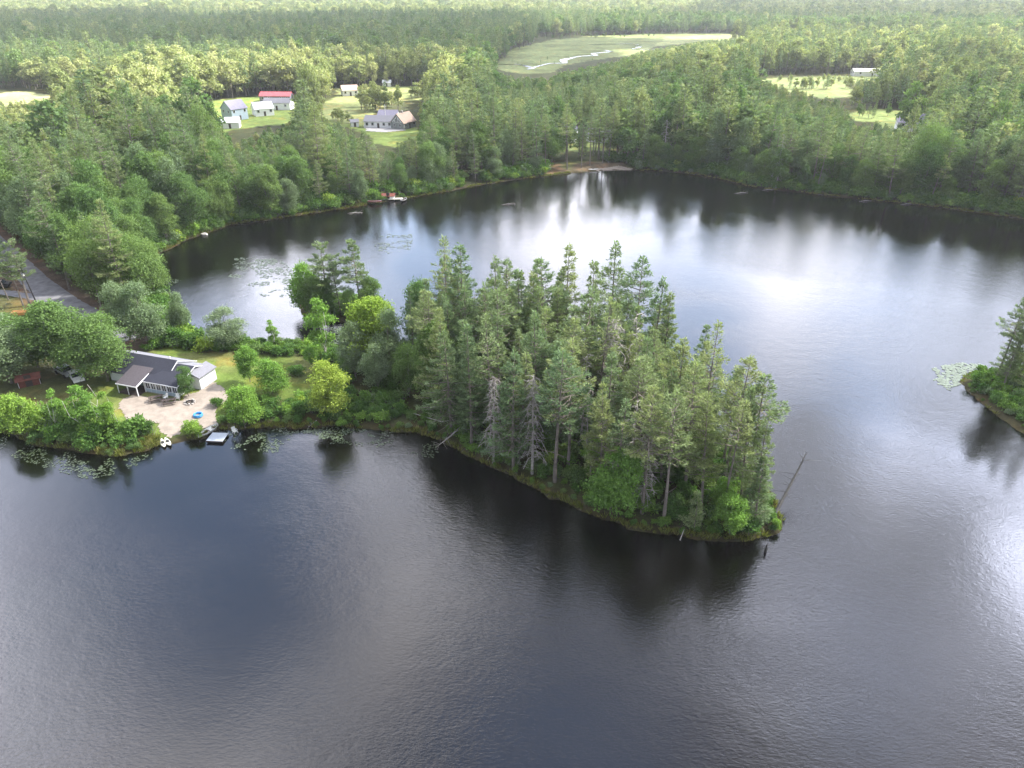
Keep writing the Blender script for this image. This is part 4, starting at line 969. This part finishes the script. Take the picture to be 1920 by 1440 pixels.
def cottage(label, px, py, w, d_, h, rh, rz, wall, roof, zb=None, cat='house', win=3, door=True, name='house', ridge='x'):
    """gabled building: long axis x, gables at its ends, foot centre at a photo pixel"""
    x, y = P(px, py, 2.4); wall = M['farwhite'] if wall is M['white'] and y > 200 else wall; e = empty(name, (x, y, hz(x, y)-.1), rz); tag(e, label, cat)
    m = MB(); m.box(-w/2, w/2, -d_/2, d_/2, 0, h)
    for s in (-1, 1): m.prism([(s*w/2-.03, -d_/2, h-.05), (s*w/2-.03, d_/2, h-.05), (s*w/2-.03, 0, h+rh)], (.06, 0, 0))
    m.build('wall', wall, e); o = .35; zz = rh/(d_/2)*o
    r = MB(); r.slab([(-w/2-o, -d_/2-o, h-zz+.08), (w/2+o, -d_/2-o, h-zz+.08), (w/2+o, 0, h+rh+.08), (-w/2-o, 0, h+rh+.08)], .1)
    r.slab([(-w/2-o, .002, h+rh+.08), (w/2+o, .002, h+rh+.08), (w/2+o, d_/2+o, h-zz+.08), (-w/2-o, d_/2+o, h-zz+.08)], .1); r.build('roof', roof, e)
    for k in range(win):
        cx = -w/2+w*(k+.5)/win
        if door and k == win//2:
            MB().box(cx-.5, cx+.5, -d_/2-.06, -d_/2-.01, .1, 2.2).build('door', M['shade'], e); continue
        f = MB().box(cx-.65, cx+.65, -d_/2-.07, -d_/2-.01, h-1.9, h-.5).build('window', M['trim'], e); MB().box(cx-.53, cx+.53, -d_/2-.10, -d_/2-.075, h-1.78, h-.62).build('pane', M['glass'], f)
    for s in (-1, 1):
        for k in (-1, 1):
            f = MB().box(*sorted((s*(w/2+.035), s*(w/2+.09))), k*d_*.22-.5, k*d_*.22+.5, h-1.9, h-.5).build('window', M['trim'], e)
            MB().box(*sorted((s*(w/2+.094), s*(w/2+.12))), k*d_*.22-.4, k*d_*.22+.4, h-1.8, h-.6).build('pane', M['glass'], f)
    return e
e = cottage('tan roofed house with a dark timbered gable facing the pond, right of the white house', 757,240, 9.5, 7, 3.0, 3.6, R(62), M['greywall'], M['tan'])
MB().prism([(-4.85, -2.7, 3.0), (-4.85, 2.7, 3.0), (-4.85, 0, 5.7)], (-.06, 0, 0)).build('gable_panel', M['white'], e)
for k in (-2, -1, 0, 1, 2): MB().box(-4.97, -4.92, k*.8-.24, k*.8+.24, 3.15, 5.2-abs(k)*.8).build('gable_window', M['glass'], e)
MB().box(-1, -.2, -.4, .4, 5.8, 7.6).build('chimney', M['rock'], e)
e = cottage('white single storey house with a grey roof beside the gravel yard', 714,238, 13, 8, 3.0, 2.0, R(-6), M['white'], M['roofgrey'], win=5)
cottage('white long house with a grey blue roof up the slope behind the first white house', 730,226, 9, 7, 3, 1.8, R(-6), M['white'], M['purple'])
cottage('small grey shed on the lawn left of the gravel yard', 665,238, 3.4, 3, 2.3, 1.0, R(20), M['white'], M['roofgrey'], cat='shed', name='shed', win=1)
cottage('long low building with a bright red metal roof among the village trees', 520,190, 17, 7, 3.2, 1.7, R(-2), M['purple'], M['redroof'], win=5)
cottage('white farmhouse in front of the red roofed building', 494,216, 9, 8, 3.6, 2.6, R(30), M['white'], M['white'])
cottage('white two part house with a mint end wall right of the farmhouse', 524,205, 14, 7, 3.6, 2.0, R(-4), M['white'], M['roofgrey'])
cottage('tall blue grey house half hidden by pines at the left of the village', 442,224, 9, 8, 5.4, 3.4, R(55), M['bluew'], M['purple'])
cottage('white garage below the tall blue grey house', 434,240, 8, 6, 2.8, 1.8, R(10), M['white'], M['white'], cat='garage', name='garage', win=1)
cottage('small white house at the far end of the big field', 656,179, 9, 8, 3.2, 2.4, R(20), M['white'], M['tan'])
cottage('pale shed at the wood edge behind the big field', 726,162, 5, 4, 2.6, 1.4, 0, M['white'], M['white'], cat='shed', name='shed', win=1)
cottage('white hut in the bright field at the far left', 180,194, 9, 7, 3, 2, R(15), M['white'], M['white'])
cottage('white roof peeping out left of the village trees', 358,204, 10, 7, 3.2, 2.2, R(10), M['white'], M['white'])
cottage('grey roofed cottage behind the pines of the bare clearing', 1054,262, 12, 8, 3.2, 2.6, R(-12), M['white'], M['purple'])
cottage('white cottage behind the pines, right of the grey roofed one', 1124,262, 9, 7, 3.0, 2.0, R(-25), M['white'], M['roofgrey'])
cottage('white house with a violet grey roof in the woods at the right', 1710,246, 14, 9, 4.2, 3.2, R(-20), M['white'], M['purple'])
cottage('white roofed house in the trees near the right picture edge', 1834,216, 10, 8, 3.6, 2.4, R(-15), M['white'], M['whitepl'])
cottage('white hut left of the right hand fields', 1335,154, 7, 5, 3, 1.6, 0, M['white'], M['white'])
cottage('long pale barn at the back of the right hand field', 1632,138, 26, 8, 3.4, 1.5, R(-3), M['white'], M['whitepl'], cat='barn', name='barn')

# ------------------------------------------------------------------ things on the beach, the yard and the banks
def at(px, py, z=None):
    x, y = P(px, py, 1.05 if z is None else z); return x, y, (hz(x, y)+.055 if z is None else z)
def table_parts(e):
    MB().box(-1.05, 1.05, -.37, .37, .70, .75).build('table_top', M['plank'], e)
    for s in (-1, 1):
        MB().box(-1.05, 1.05, s*.72-.14, s*.72+.14, .42, .46).build('bench', M['plank'], e)
        m = MB(); 
        for q in (-1, 1): m.prism([(s*.75-.03, q*.18, .70), (s*.75-.03, q*.28, .70), (s*.75-.03, q*.80, 0), (s*.75-.03, q*.70, 0)], (.06, 0, 0))
        m.box(s*.80-.03, s*.80+.03, -.82, .82, .36, .42); m.build('leg', M['plank'], e)
for (px, py), lb, rz in (((293,751), 'left of the two dark picnic tables on the sand in front of the sunroom', R(24)), ((318,757), 'right of the two dark picnic tables on the sand, nearer the white chair', R(18))):
    e = empty('picnic_table', at(px, py), rz); tag(e, lb, 'picnic table'); table_parts(e)
def rowboat(px, py, rz, label, mat, L=3.9, W_=1.25, name='rowboat', z=.12, cat='boat', seats=3):
    x, y = P(px, py, .2); e = empty(name, (x, y, z), rz); tag(e, label, cat)
    n = 13; V = []; k = 7
    for i in range(n):
        t = i/(n-1)*2-1; wd = W_/2*(1-abs(t)**2.6)*(1 if t < 0 else .96)+.02; sh = .42+.16*t*t; kl = .10*abs(t)**3
        for j in range(k):
            a = math.pi*(j/(k-1)); V.append((t*L/2, -math.cos(a)*wd, sh-(sh-kl)*math.sin(a)**.7 if 0 < j < k-1 else sh))
    F = [(i*k+j, i*k+j+1, (i+1)*k+j+1, (i+1)*k+j) for i in range(n-1) for j in range(k-1)]
    m = MB().add(V, F); m.add([(v[0], v[1]*.93, v[2]+.025) for v in V], [f[::-1] for f in F]); m.build('hull', mat, e, smooth=True)
    g = MB(); 
    for s in (0, k-1): g.tube([(V[i*k+s][0], V[i*k+s][1], V[i*k+s][2]+.02) for i in range(n)], .028, 5)
    g.build('gunwale', M['trim'] if mat is not M['whitepl'] else M['metal'], e)
    for s in range(seats):
        xx = (-.28+.28*s)*L; MB().box(xx-.13, xx+.13, -W_*.40, W_*.40, .30, .33).build('seat', M['plank'], e)
    return e
rowboat(391, 810, R(62), 'narrow white rowboat pulled up against the bank left of the grey dock', M['whitepl'])
e = empty('dock', (*P(408, 821, .2), 0), R(-4)); tag(e, 'square grey floating dock at the water edge right of the rowboat', 'dock')
MB().box(-1.25, 1.25, -1.15, 1.15, .30, .38).build('deck', M['dockgrey'], e)
m = MB()
for s in (-1, 1): m.box(-1.2, 1.2, s*.85-.22, s*.85+.22, -.2, .298)
m.build('float', M['black'], e); MB().box(-1.27, 1.27, -1.20, -1.152, .2, .39).build('edge_board', M['plank'], e)
def kayak(px, py, rz, label, mat, z=.2, L=2.7, name='kayak'):
    x, y = P(px, py, z); e = empty(name, (x, y, max(hz(x, y), 0)+.03), rz); tag(e, label, 'kayak')
    n = 11; k = 8; V = []
    for i in range(n):
        t = i/(n-1)*2-1; wd = .36*(1-abs(t)**2.2)**.8+.01
        for j in range(k):
            a = 2*math.pi*j/k; V.append((t*L/2, math.cos(a)*wd, .17+math.sin(a)*.15*(1-.6*t*t)+.08*t*t))
    MB().add(V, [(i*k+j, (i+1)*k+j, (i+1)*k+(j+1) % k, i*k+(j+1) % k) for i in range(n-1) for j in range(k)]).build('hull', mat, e, smooth=True)
    m = MB(); m.tube([(math.cos(a)*.42, math.sin(a)*.22, .315) for a in [i*math.pi/5 for i in range(11)]], .03, 5); m.add([(math.cos(a)*.40, math.sin(a)*.21, .322) for a in [i*math.pi/5 for i in range(10)]], [tuple(range(10))])
    m.build('cockpit', M['black'], e); return e
kayak(305, 829, R(-58), 'cream kayak on the bank, left of the pair beside the beach', M['cream'], .4)
kayak(314, 827, R(-52), 'cream kayak on the bank, right of the pair beside the beach', M['cream'], .4)
# inflatable pool, grill, white chair
def ring_(r, h, rad, n=20): return [(math.cos(2*math.pi*i/n)*r, math.sin(2*math.pi*i/n)*r, h) for i in range(n+1)]
e = empty('paddling_pool', at(371, 777), 0); tag(e, 'small blue inflatable paddling pool on the sand above the rowboat', 'paddling pool')
MB().tube(ring_(.62, .12, 0), .13, 8).build('ring', M['bluepl'], e, smooth=True); MB().tube(ring_(.60, .33, 0), .12, 8).build('ring', M['bluepl'], e, smooth=True)
MB().add([(math.cos(i*math.pi/8)*.6, math.sin(i*math.pi/8)*.6, .05) for i in range(16)], [tuple(range(16))]).build('pool_floor', M['bluew'], e)
def chair(px, py, rz, label, mat, name='garden_chair'):
    e = empty(name, at(px, py), rz); tag(e, label, 'chair')
    MB().box(-.3, .3, -.28, .28, .36, .41).build('seat', mat, e); MB().slab([(-.3,.26,.41),(.3,.26,.41),(.3,.46,1.0),(-.3,.46,1.0)], .05).build('backrest', mat, e)
    for sx_ in (-1, 1):
        for sy_ in (-1, 1): MB().box(sx_*.27-.03, sx_*.27+.03, sy_*.24-.03, sy_*.24+.03, 0, .36).build('leg', mat, e)
        MB().box(sx_*.32-.04, sx_*.32+.04, -.28, .32, .56, .60).build('armrest', mat, e)
chair(334, 750, R(10), 'white garden chair at the sunroom corner', M['whitepl']); chair(311, 749, R(-30), 'white garden chair between the picnic tables and the sunroom', M['whitepl'])
chair(438, 765, R(30), 'upper of the white chairs hidden in the bushes right of the beach', M['whitepl']); chair(436, 777, R(-10), 'middle white chair in the bushes right of the beach', M['whitepl'])
chair(439, 801, R(50), 'white chair at the waterline right of the dock', M['whitepl']); chair(180, 779, R(0), 'pale blue chair behind the leaning birch', M['bluew'])
e = empty('fire_pit', at(356, 756), 0); tag(e, 'dark round fire pit with pale stones on the sand right of the picnic tables', 'fire pit')
MB().tube(ring_(.5, .16, 0), .12, 6).build('bowl_rim', M['black'], e); m = MB()
for k in range(10): a = k*.628; m.box(math.cos(a)*.78-.13, math.cos(a)*.78+.13, math.sin(a)*.78-.1, math.sin(a)*.78+.1, 0, .18+.05*(k % 3))
m.build('stone', M['rock'], e); MB().tube([(-.35, 0, .2), (.35, .1, .24)], .07, 6).tube([(0, -.3, .2), (.1, .35, .27)], .06, 6).build('log', M['shade'], e)
# shed, truck and other things left of the house
e = cottage('small rust brown shed tipped towards the shore left of the oaks', 52,706, 3.0, 1.8, 1.5, .5, R(28), M['rust'], M['rust'], cat='shed', name='shed', win=1)
cottage('white shed glimpsed through the oak crowns', 150,658, 2.6, 2.2, 2.1, .8, R(-20), M['white'], M['white'], cat='shed', name='shed', win=1)
def car(px, py, rz, label, mat, name='parked_car'):
    e = empty(name, at(px, py), rz); tag(e, label, 'car')
    pts = [(-2.2,.45),(-2.25,.8),(-1.6,.95),(-1.1,1.42),(.4,1.45),(1.15,.98),(2.1,.85),(2.2,.45)]
    MB().prism([(x, -.85, z) for x, z in pts], (0, 1.7, 0)).build('body', mat, e)
    MB().prism([(x, -.86, z) for x, z in ((-1.4,.98),(-1.02,1.36),(.36,1.38),(.95,1.0))], (0, 1.72, 0)).build('side_window', M['glass'], e)
    MB().slab([(.47,-.75,1.45),(.47,.75,1.45),(1.16,.75,1.02),(1.16,-.75,1.02)], .02).build('windscreen', M['glass'], e)
    for sx_ in (-1.35, 1.35):
        for sy_ in (-.86, .86): MB().tube([(sx_, sy_-.09, .33), (sx_, sy_+.09, .33)], .33, 14).build('wheel', M['black'], e)
car(145, 712, R(-50), 'white car parked in the shade under the oaks left of the house', M['whitepl']); car(124, 702, R(-35), 'silver car parked behind the white car under the oaks', M['metal'])
car(2, 540, R(10), 'black car cut by the left picture edge near the roadside pines', M['black'])
e = empty('board_stack', at(40, 590), R(14)); tag(e, 'stack of fresh orange boards at the driveway beneath the roadside pines', 'board stack')
for k in range(5): MB().box(-1.6, 1.6, -.75+k*.32, -.75+k*.32+.27, 0, .55+.03*(k % 2)).build('board', M['orange'], e)
e = empty('utility_pole', at(71, 574), 0); tag(e, 'dark leaning utility pole beside the road at the left', 'utility pole'); e.rotation_euler = (0, R(-6), 0)
MB().tube([(0,0,0),(0,0,8.5)], [.14,.09], 8).build('pole', M['wet'], e); MB().box(-.9, .9, -.05, .05, 7.7, 7.82).build('crossarm', M['wet'], e); MB().box(-.15,.15,-.35,-.08,6.6,7.1).build('lamp', M['whitepl'], e)
e = empty('utility_pole', (*P(724, 234, 2.5), 2.4), 0); tag(e, 'pale pole standing behind the white house by the gravel yard', 'utility pole')
MB().tube([(0,0,0),(0,0,9)], [.16,.12], 8).build('pole', M['whitepl'], e); MB().box(-.9, .9, -.06, .06, 8.2, 8.35).build('crossarm', M['whitepl'], e)
e = empty('utility_pole', (*P(574, 234, 2.5), 2.4), 0); tag(e, 'pale pole at the lawn edge right of the village', 'utility pole')
MB().tube([(0,0,0),(0,0,9)], [.16,.12], 8).build('pole', M['whitepl'], e); MB().box(-.9, .9, -.06, .06, 8.2, 8.35).build('crossarm', M['whitepl'], e)
# far shore: canoe, bench-like dock, boat, boathouse bits
rowboat(702, 381, R(4), 'overturned looking orange red canoe on the far left bank', M['redpl'], L=4.6, W_=.95, name='canoe', cat='canoe', seats=2, z=.5)
e = empty('dock', (*P(742, 374, .3), 0), R(6)); tag(e, 'small pale plank dock on the far left bank', 'dock')
MB().box(-2.2, 2.2, -.8, .8, .5, .62).build('deck', M['cream'], e)
for sx_ in (-2, 2):
    for sy_ in (-.7, .7): MB().box(sx_-.07, sx_+.07, sy_-.07, sy_+.07, -.6, .5).build('post', M['wet'], e)
rowboat(757, 376, R(70), 'moored dark boat with white rim right of the small far dock', M['wet'], L=3.8, W_=1.3)
e = cottage('low red and white boat shelter under the trees of the far left bank', 728,360, 3.6, 2.4, 1.2, .5, R(0), M['white'], M['rust'], cat='shelter', name='shelter', win=1)
kayak(1112, 318, R(8), 'white upturned boat on the sand of the bare clearing', M['whitepl'], .4, 3.6)
kayak(1021, 311, R(-10), 'pale kayak under the leftmost pines of the clearing', M['whitepl'], .8, 3.2); kayak(1030, 312, R(60), 'second pale kayak under the leftmost pines of the clearing', M['cream'], .8, 3.0)
kayak(1034, 305, R(5), 'dark red kayak on the brown grass of the clearing', M['rust'], 1.0, 3.2)
# driftwood
def drift(name, label, pts, rads, mat, twigs=0, tl=1.2, seed=1, down=.2):
    g = np.random.default_rng(seed); b = Vector(pts[0]); e = empty(name, b, 0); tag(e, label, 'driftwood' if 'dead' not in name else 'dead tree')
    q = [Vector(p)-b for p in pts]; MB().tube(q, rads, 7).build('trunk', mat, e)
    if twigs:
        m = MB()
        for k in range(twigs):
            t = g.uniform(.3, 1)*(len(q)-1); i = min(int(t), len(q)-2); o = q[i].lerp(q[i+1], t-i); d_ = Vector(g.normal(0, 1, 3)); d_.z = abs(d_.z)*.6-down; mid = o+d_*tl*.5
            m.tube([o, mid, mid+d_*tl*.4+Vector((0, 0, -.1*tl))], [.03, .018, .006], 3)
        m.build('branches', mat, e)
x0, y0 = P(1446, 976, .2); x1, y1 = P(1512, 850, 5.2)
drift('dead_tree', 'dark dead trunk leaning far out over the water at the tip of the point', [(x0,y0,.2), (x0*.6+x1*.4,y0*.6+y1*.4,2.0), (x0*.2+x1*.8,y0*.2+y1*.8,4.0), (x1,y1,5.4)], [.26,.19,.12,.03], M['wet'], 26, .9, 3)
x0, y0 = P(1434, 1035, 0); drift('dead_stump', 'black broken stump standing in the water just off the tip', [(x0,y0,-.6), (x0+.1,y0,.6), (x0+.12,y0+.1,1.1)], [.2,.16,.06], M['wet'], 12, .7, 4)
x0, y0 = P(870, 812, .6); x1, y1 = P(818, 838, .1); drift('fallen_branch', 'pale fallen branch dipping into the water at the left foot of the grove', [(x0,y0,2.2), ((x0+x1)/2,(y0+y1)/2,1.0), (x1,y1,.05)], [.14,.1,.03], M['dead'], 16, 1.1, 5)
x0, y0 = P(775, 782, .8); x1, y1 = P(828, 797, .8); drift('fallen_branch', 'thin grey fallen trunk lying in the brush above the left foot of the grove', [(x0,y0,1.5), (x1,y1,1.4), (x1+2,y1,1.8)], [.05,.09,.11], M['dead'], 6, .8, 6)
x0, y0 = P(594, 790, .6); x1, y1 = P(578, 801, .1); drift('fallen_branch', 'short pale stick reaching into the pads below the bright yellow green tree', [(x0,y0,.8), (x1,y1,.1)], [.06,.03], M['dead'], 4, .5, 7)
x0, y0 = P(1275, 1012, .1); drift('fallen_branch', 'short white stick poking from the near bank of the point', [(x0,y0,0), (x0+.6,y0+.9,1.0)], [.08,.03], M['dead'])
for (px, py), lb, sd_ in (((665,399), 'tangle of grey drifting branches off the far left bank', 8), ((953,383), 'low grey drifting branch alone on the open water', 9), ((1390,362), 'scatter of pale drifting sticks off the right far shore', 10),
                          ((1622,377), 'pale log half in the water at the right far shore', 11), ((1700,383), 'long pale log at the bank of the right far shore', 12), ((1440,356), 'straight bleached log sloping into the water at the right far shore', 13)):
    x0, y0 = P(px, py, .1); g = np.random.default_rng(sd_); L = 2.3
    drift('driftwood', lb, [(x0-L*.9,y0-.4,.05), (x0,y0,.25), (x0+L,y0+.5,.04)], [.03,.09,.03], M['dead'], 12 if sd_ in (8, 9, 10) else 3, 1.5, sd_, .35)
# rocks on the west bank
def rock(px, py, s, label):
    x, y = P(px, py, .3); g = np.random.default_rng(int(px+py)); u = []
    n, k = 7, 9
    for i in range(n):
        th = math.pi*i/(n-1)
        for j in range(k): a = 2*math.pi*j/k; q = 1+g.normal(0, .13); u.append((math.sin(th)*math.cos(a)*s*q, math.sin(th)*math.sin(a)*s*.7*q, math.cos(th)*s*.5*q))
    o = MB().add(u, [(i*k+j, (i+1)*k+j, (i+1)*k+(j+1) % k, i*k+(j+1) % k) for i in range(n-1) for j in range(k)]).build('boulder', M['rock']); o.location = (x, y, max(hz(x, y), 0)+s*.1); tag(o, label, 'boulder')
for a in ((266,493,.9,'pale boulder at the west corner of the cove'), (276,486,1.1,'larger pale boulder next to the one at the corner of the cove'), (286,481,.8,'third pale boulder up the bank of the cove'), (383,438,.9,'pale boulder midway along the west bank of the cove')): rock(*a)
# shrubs one can point at
for a in (('shrub',275,812,2.4,'dark pointed shrub at the left edge of the sand',.9), ('yshrub',358,806,2.3,'round bright shrub between the sand and the rowboat',1.3), ('yshrub',372,812,1.8,'smaller bright shrub left of the rowboat',1.1),
          ('shrub',408,762,1.5,'low shrub at the right corner of the sand',1.1), ('shrub',556,705,1.9,'low green shrub at the back of the clearing',1.2), ('shrub',300,652,1.6,'shrub under the silvery oak',1.3),
          ('yshrub',590,770,1.8,'pale shrub left of the bright yellow green tree',1.2), ('yshrub',640,792,1.6,'bright shrub right of the bright yellow green tree at the bank',1.2), ('shrub',1395,990,2.4,'dark shrub near the tip of the point',1.2),
          ('yshrub',1455,985,1.6,'yellow shrub on the little outcrop at the very tip',1.0), ('yshrub',1835,715,1.7,'round yellow green shrub at the left end of the right hand island',1.5), ('shrub',1870,748,1.6,'dark shrub on the near bank of the right hand island',1.5)):
    foot(a[0], a[1], a[2], a[3], a[4], wid=a[5])

# ------------------------------------------------------------------ added cloud deck, shaped to shade the land around the sunlit patches; haze
SUNLIT = [[(-400,86),(0,90),(200,92),(330,99),(560,107),(660,122),(845,124),(875,150),(830,170),(700,172),(640,158),(560,162),(430,168),(330,205),(200,206),(0,206),(-400,200)],
          [(1170,66),(1420,58),(1700,62),(1930,70),(2300,78),(2300,130),(1930,124),(1750,100),(1660,142),(1500,146),(1400,122),(1150,112)]]
def cloud_deck():
    A = 900.0; off = SUNV*(A/SUNV.z); c = 22.0
    X, Y = np.meshgrid(np.arange(-1700, 1500, c), np.arange(-500, 2900, c))            # ground points to be shaded
    lit = np.full(X.shape, -1e9)
    for q in SUNLIT: lit = np.maximum(lit, sdf(X, Y, P2(q, 14)))
    r = np.hypot(X, Y); px, py = proj(X, Y, 14+0*X)
    far = np.where(px < 330, (r-1600), np.where(px < 1000, r-1350, r-1010)); far = np.where((px > 1150) & (r > 1250) & (r < 2100) & (px+py*6 > 1400), -60, far)
    lit = np.maximum(lit, far)
    th = -(lit+(fbm(X*.008, Y*.008, 33, 4)-.5)*90)
    th = np.minimum(th, np.minimum(X+1600, 1400-X)); th = np.minimum(th, Y+420)
    th = np.minimum(th, X+.86*np.maximum(Y, 0)+190)                                # deck cut off in the west, out of the lake's reflections
    up = 55*np.sqrt(np.clip(th/160, 0, 1))*(.5+fbm(X*.011, Y*.011, 44, 4)); dn = 10*np.sqrt(np.clip(th/90, 0, 1))*fbm(X*.01, Y*.01, 45)
    ny, nx = X.shape; i = np.arange(ny-1)[:, None]*nx+np.arange(nx-1)[None]; F = np.stack([i, i+1, i+nx+1, i+nx], -1).reshape(-1, 4)
    F = F[(th.ravel()[F] > -14).all(1)]
    u, inv = np.unique(F, return_inverse=True); F = inv.reshape(F.shape); n = len(u)
    top_ = np.column_stack([(X+off.x).ravel()[u], (Y+off.y).ravel()[u], (A+1+up).ravel()[u]]); bot = top_.copy(); bot[:, 2] = (A-dn).ravel()[u]
    m, b = new_mat('cloud'); o = b.n('ShaderNodeOutputMaterial'); tr = b.n('ShaderNodeBsdfTransparent'); tl = b.n('ShaderNodeBsdfTranslucent'); df = b.n('ShaderNodeBsdfDiffuse')
    tl.inputs[0].default_value = (.88,.91,1.0,1); df.inputs[0].default_value = (.84,.87,.95,1)
    m1 = b.n('ShaderNodeMixShader'); m1.inputs[0].default_value = .5; b.l(df.outputs[0], m1.inputs[1]); b.l(tl.outputs[0], m1.inputs[2])
    m2 = b.n('ShaderNodeMixShader'); th_ = b.n('ShaderNodeAttribute', attribute_name='thick'); b.l(th_.outputs['Fac'], m2.inputs[0]); b.l(tr.outputs[0], m2.inputs[1]); b.l(m1.outputs[0], m2.inputs[2]); b.l(m2.outputs[0], o.inputs[0])
    tk = ((.20+.15*sst(r, 250, 400)+.35*sst(r, 560, 700))*(.6+.8*fbm(X*.0045, Y*.0045, 88, 4))).ravel()[u]  # opacity follows the ground below, for deeper shade over the far woods
    me = mesh_np('cloud', np.vstack([top_, bot]), [F, F[:, ::-1]+n], [m], smooth=True)
    a = me.attributes.new('thick', 'FLOAT', 'POINT'); a.data.foreach_set('value', np.concatenate([tk, tk]).astype(np.float32))
    tag(obj('cloud', me), kind='structure')
cloud_deck()
hm, b_ = new_mat('haze'); o_ = b_.n('ShaderNodeOutputMaterial'); pv = b_.n('ShaderNodeVolumePrincipled'); b_.l(pv.outputs[0], o_.inputs['Volume'])
pv.inputs['Color'].default_value = (.90,.94,.97,1); pv.inputs['Density'].default_value = .00011; pv.inputs['Anisotropy'].default_value = .25
tag(MB().box(-5200, 5200, -600, 6700, -2.6, 135).build('haze', hm), 'pale summer haze over the woods', 'haze', kind='stuff')
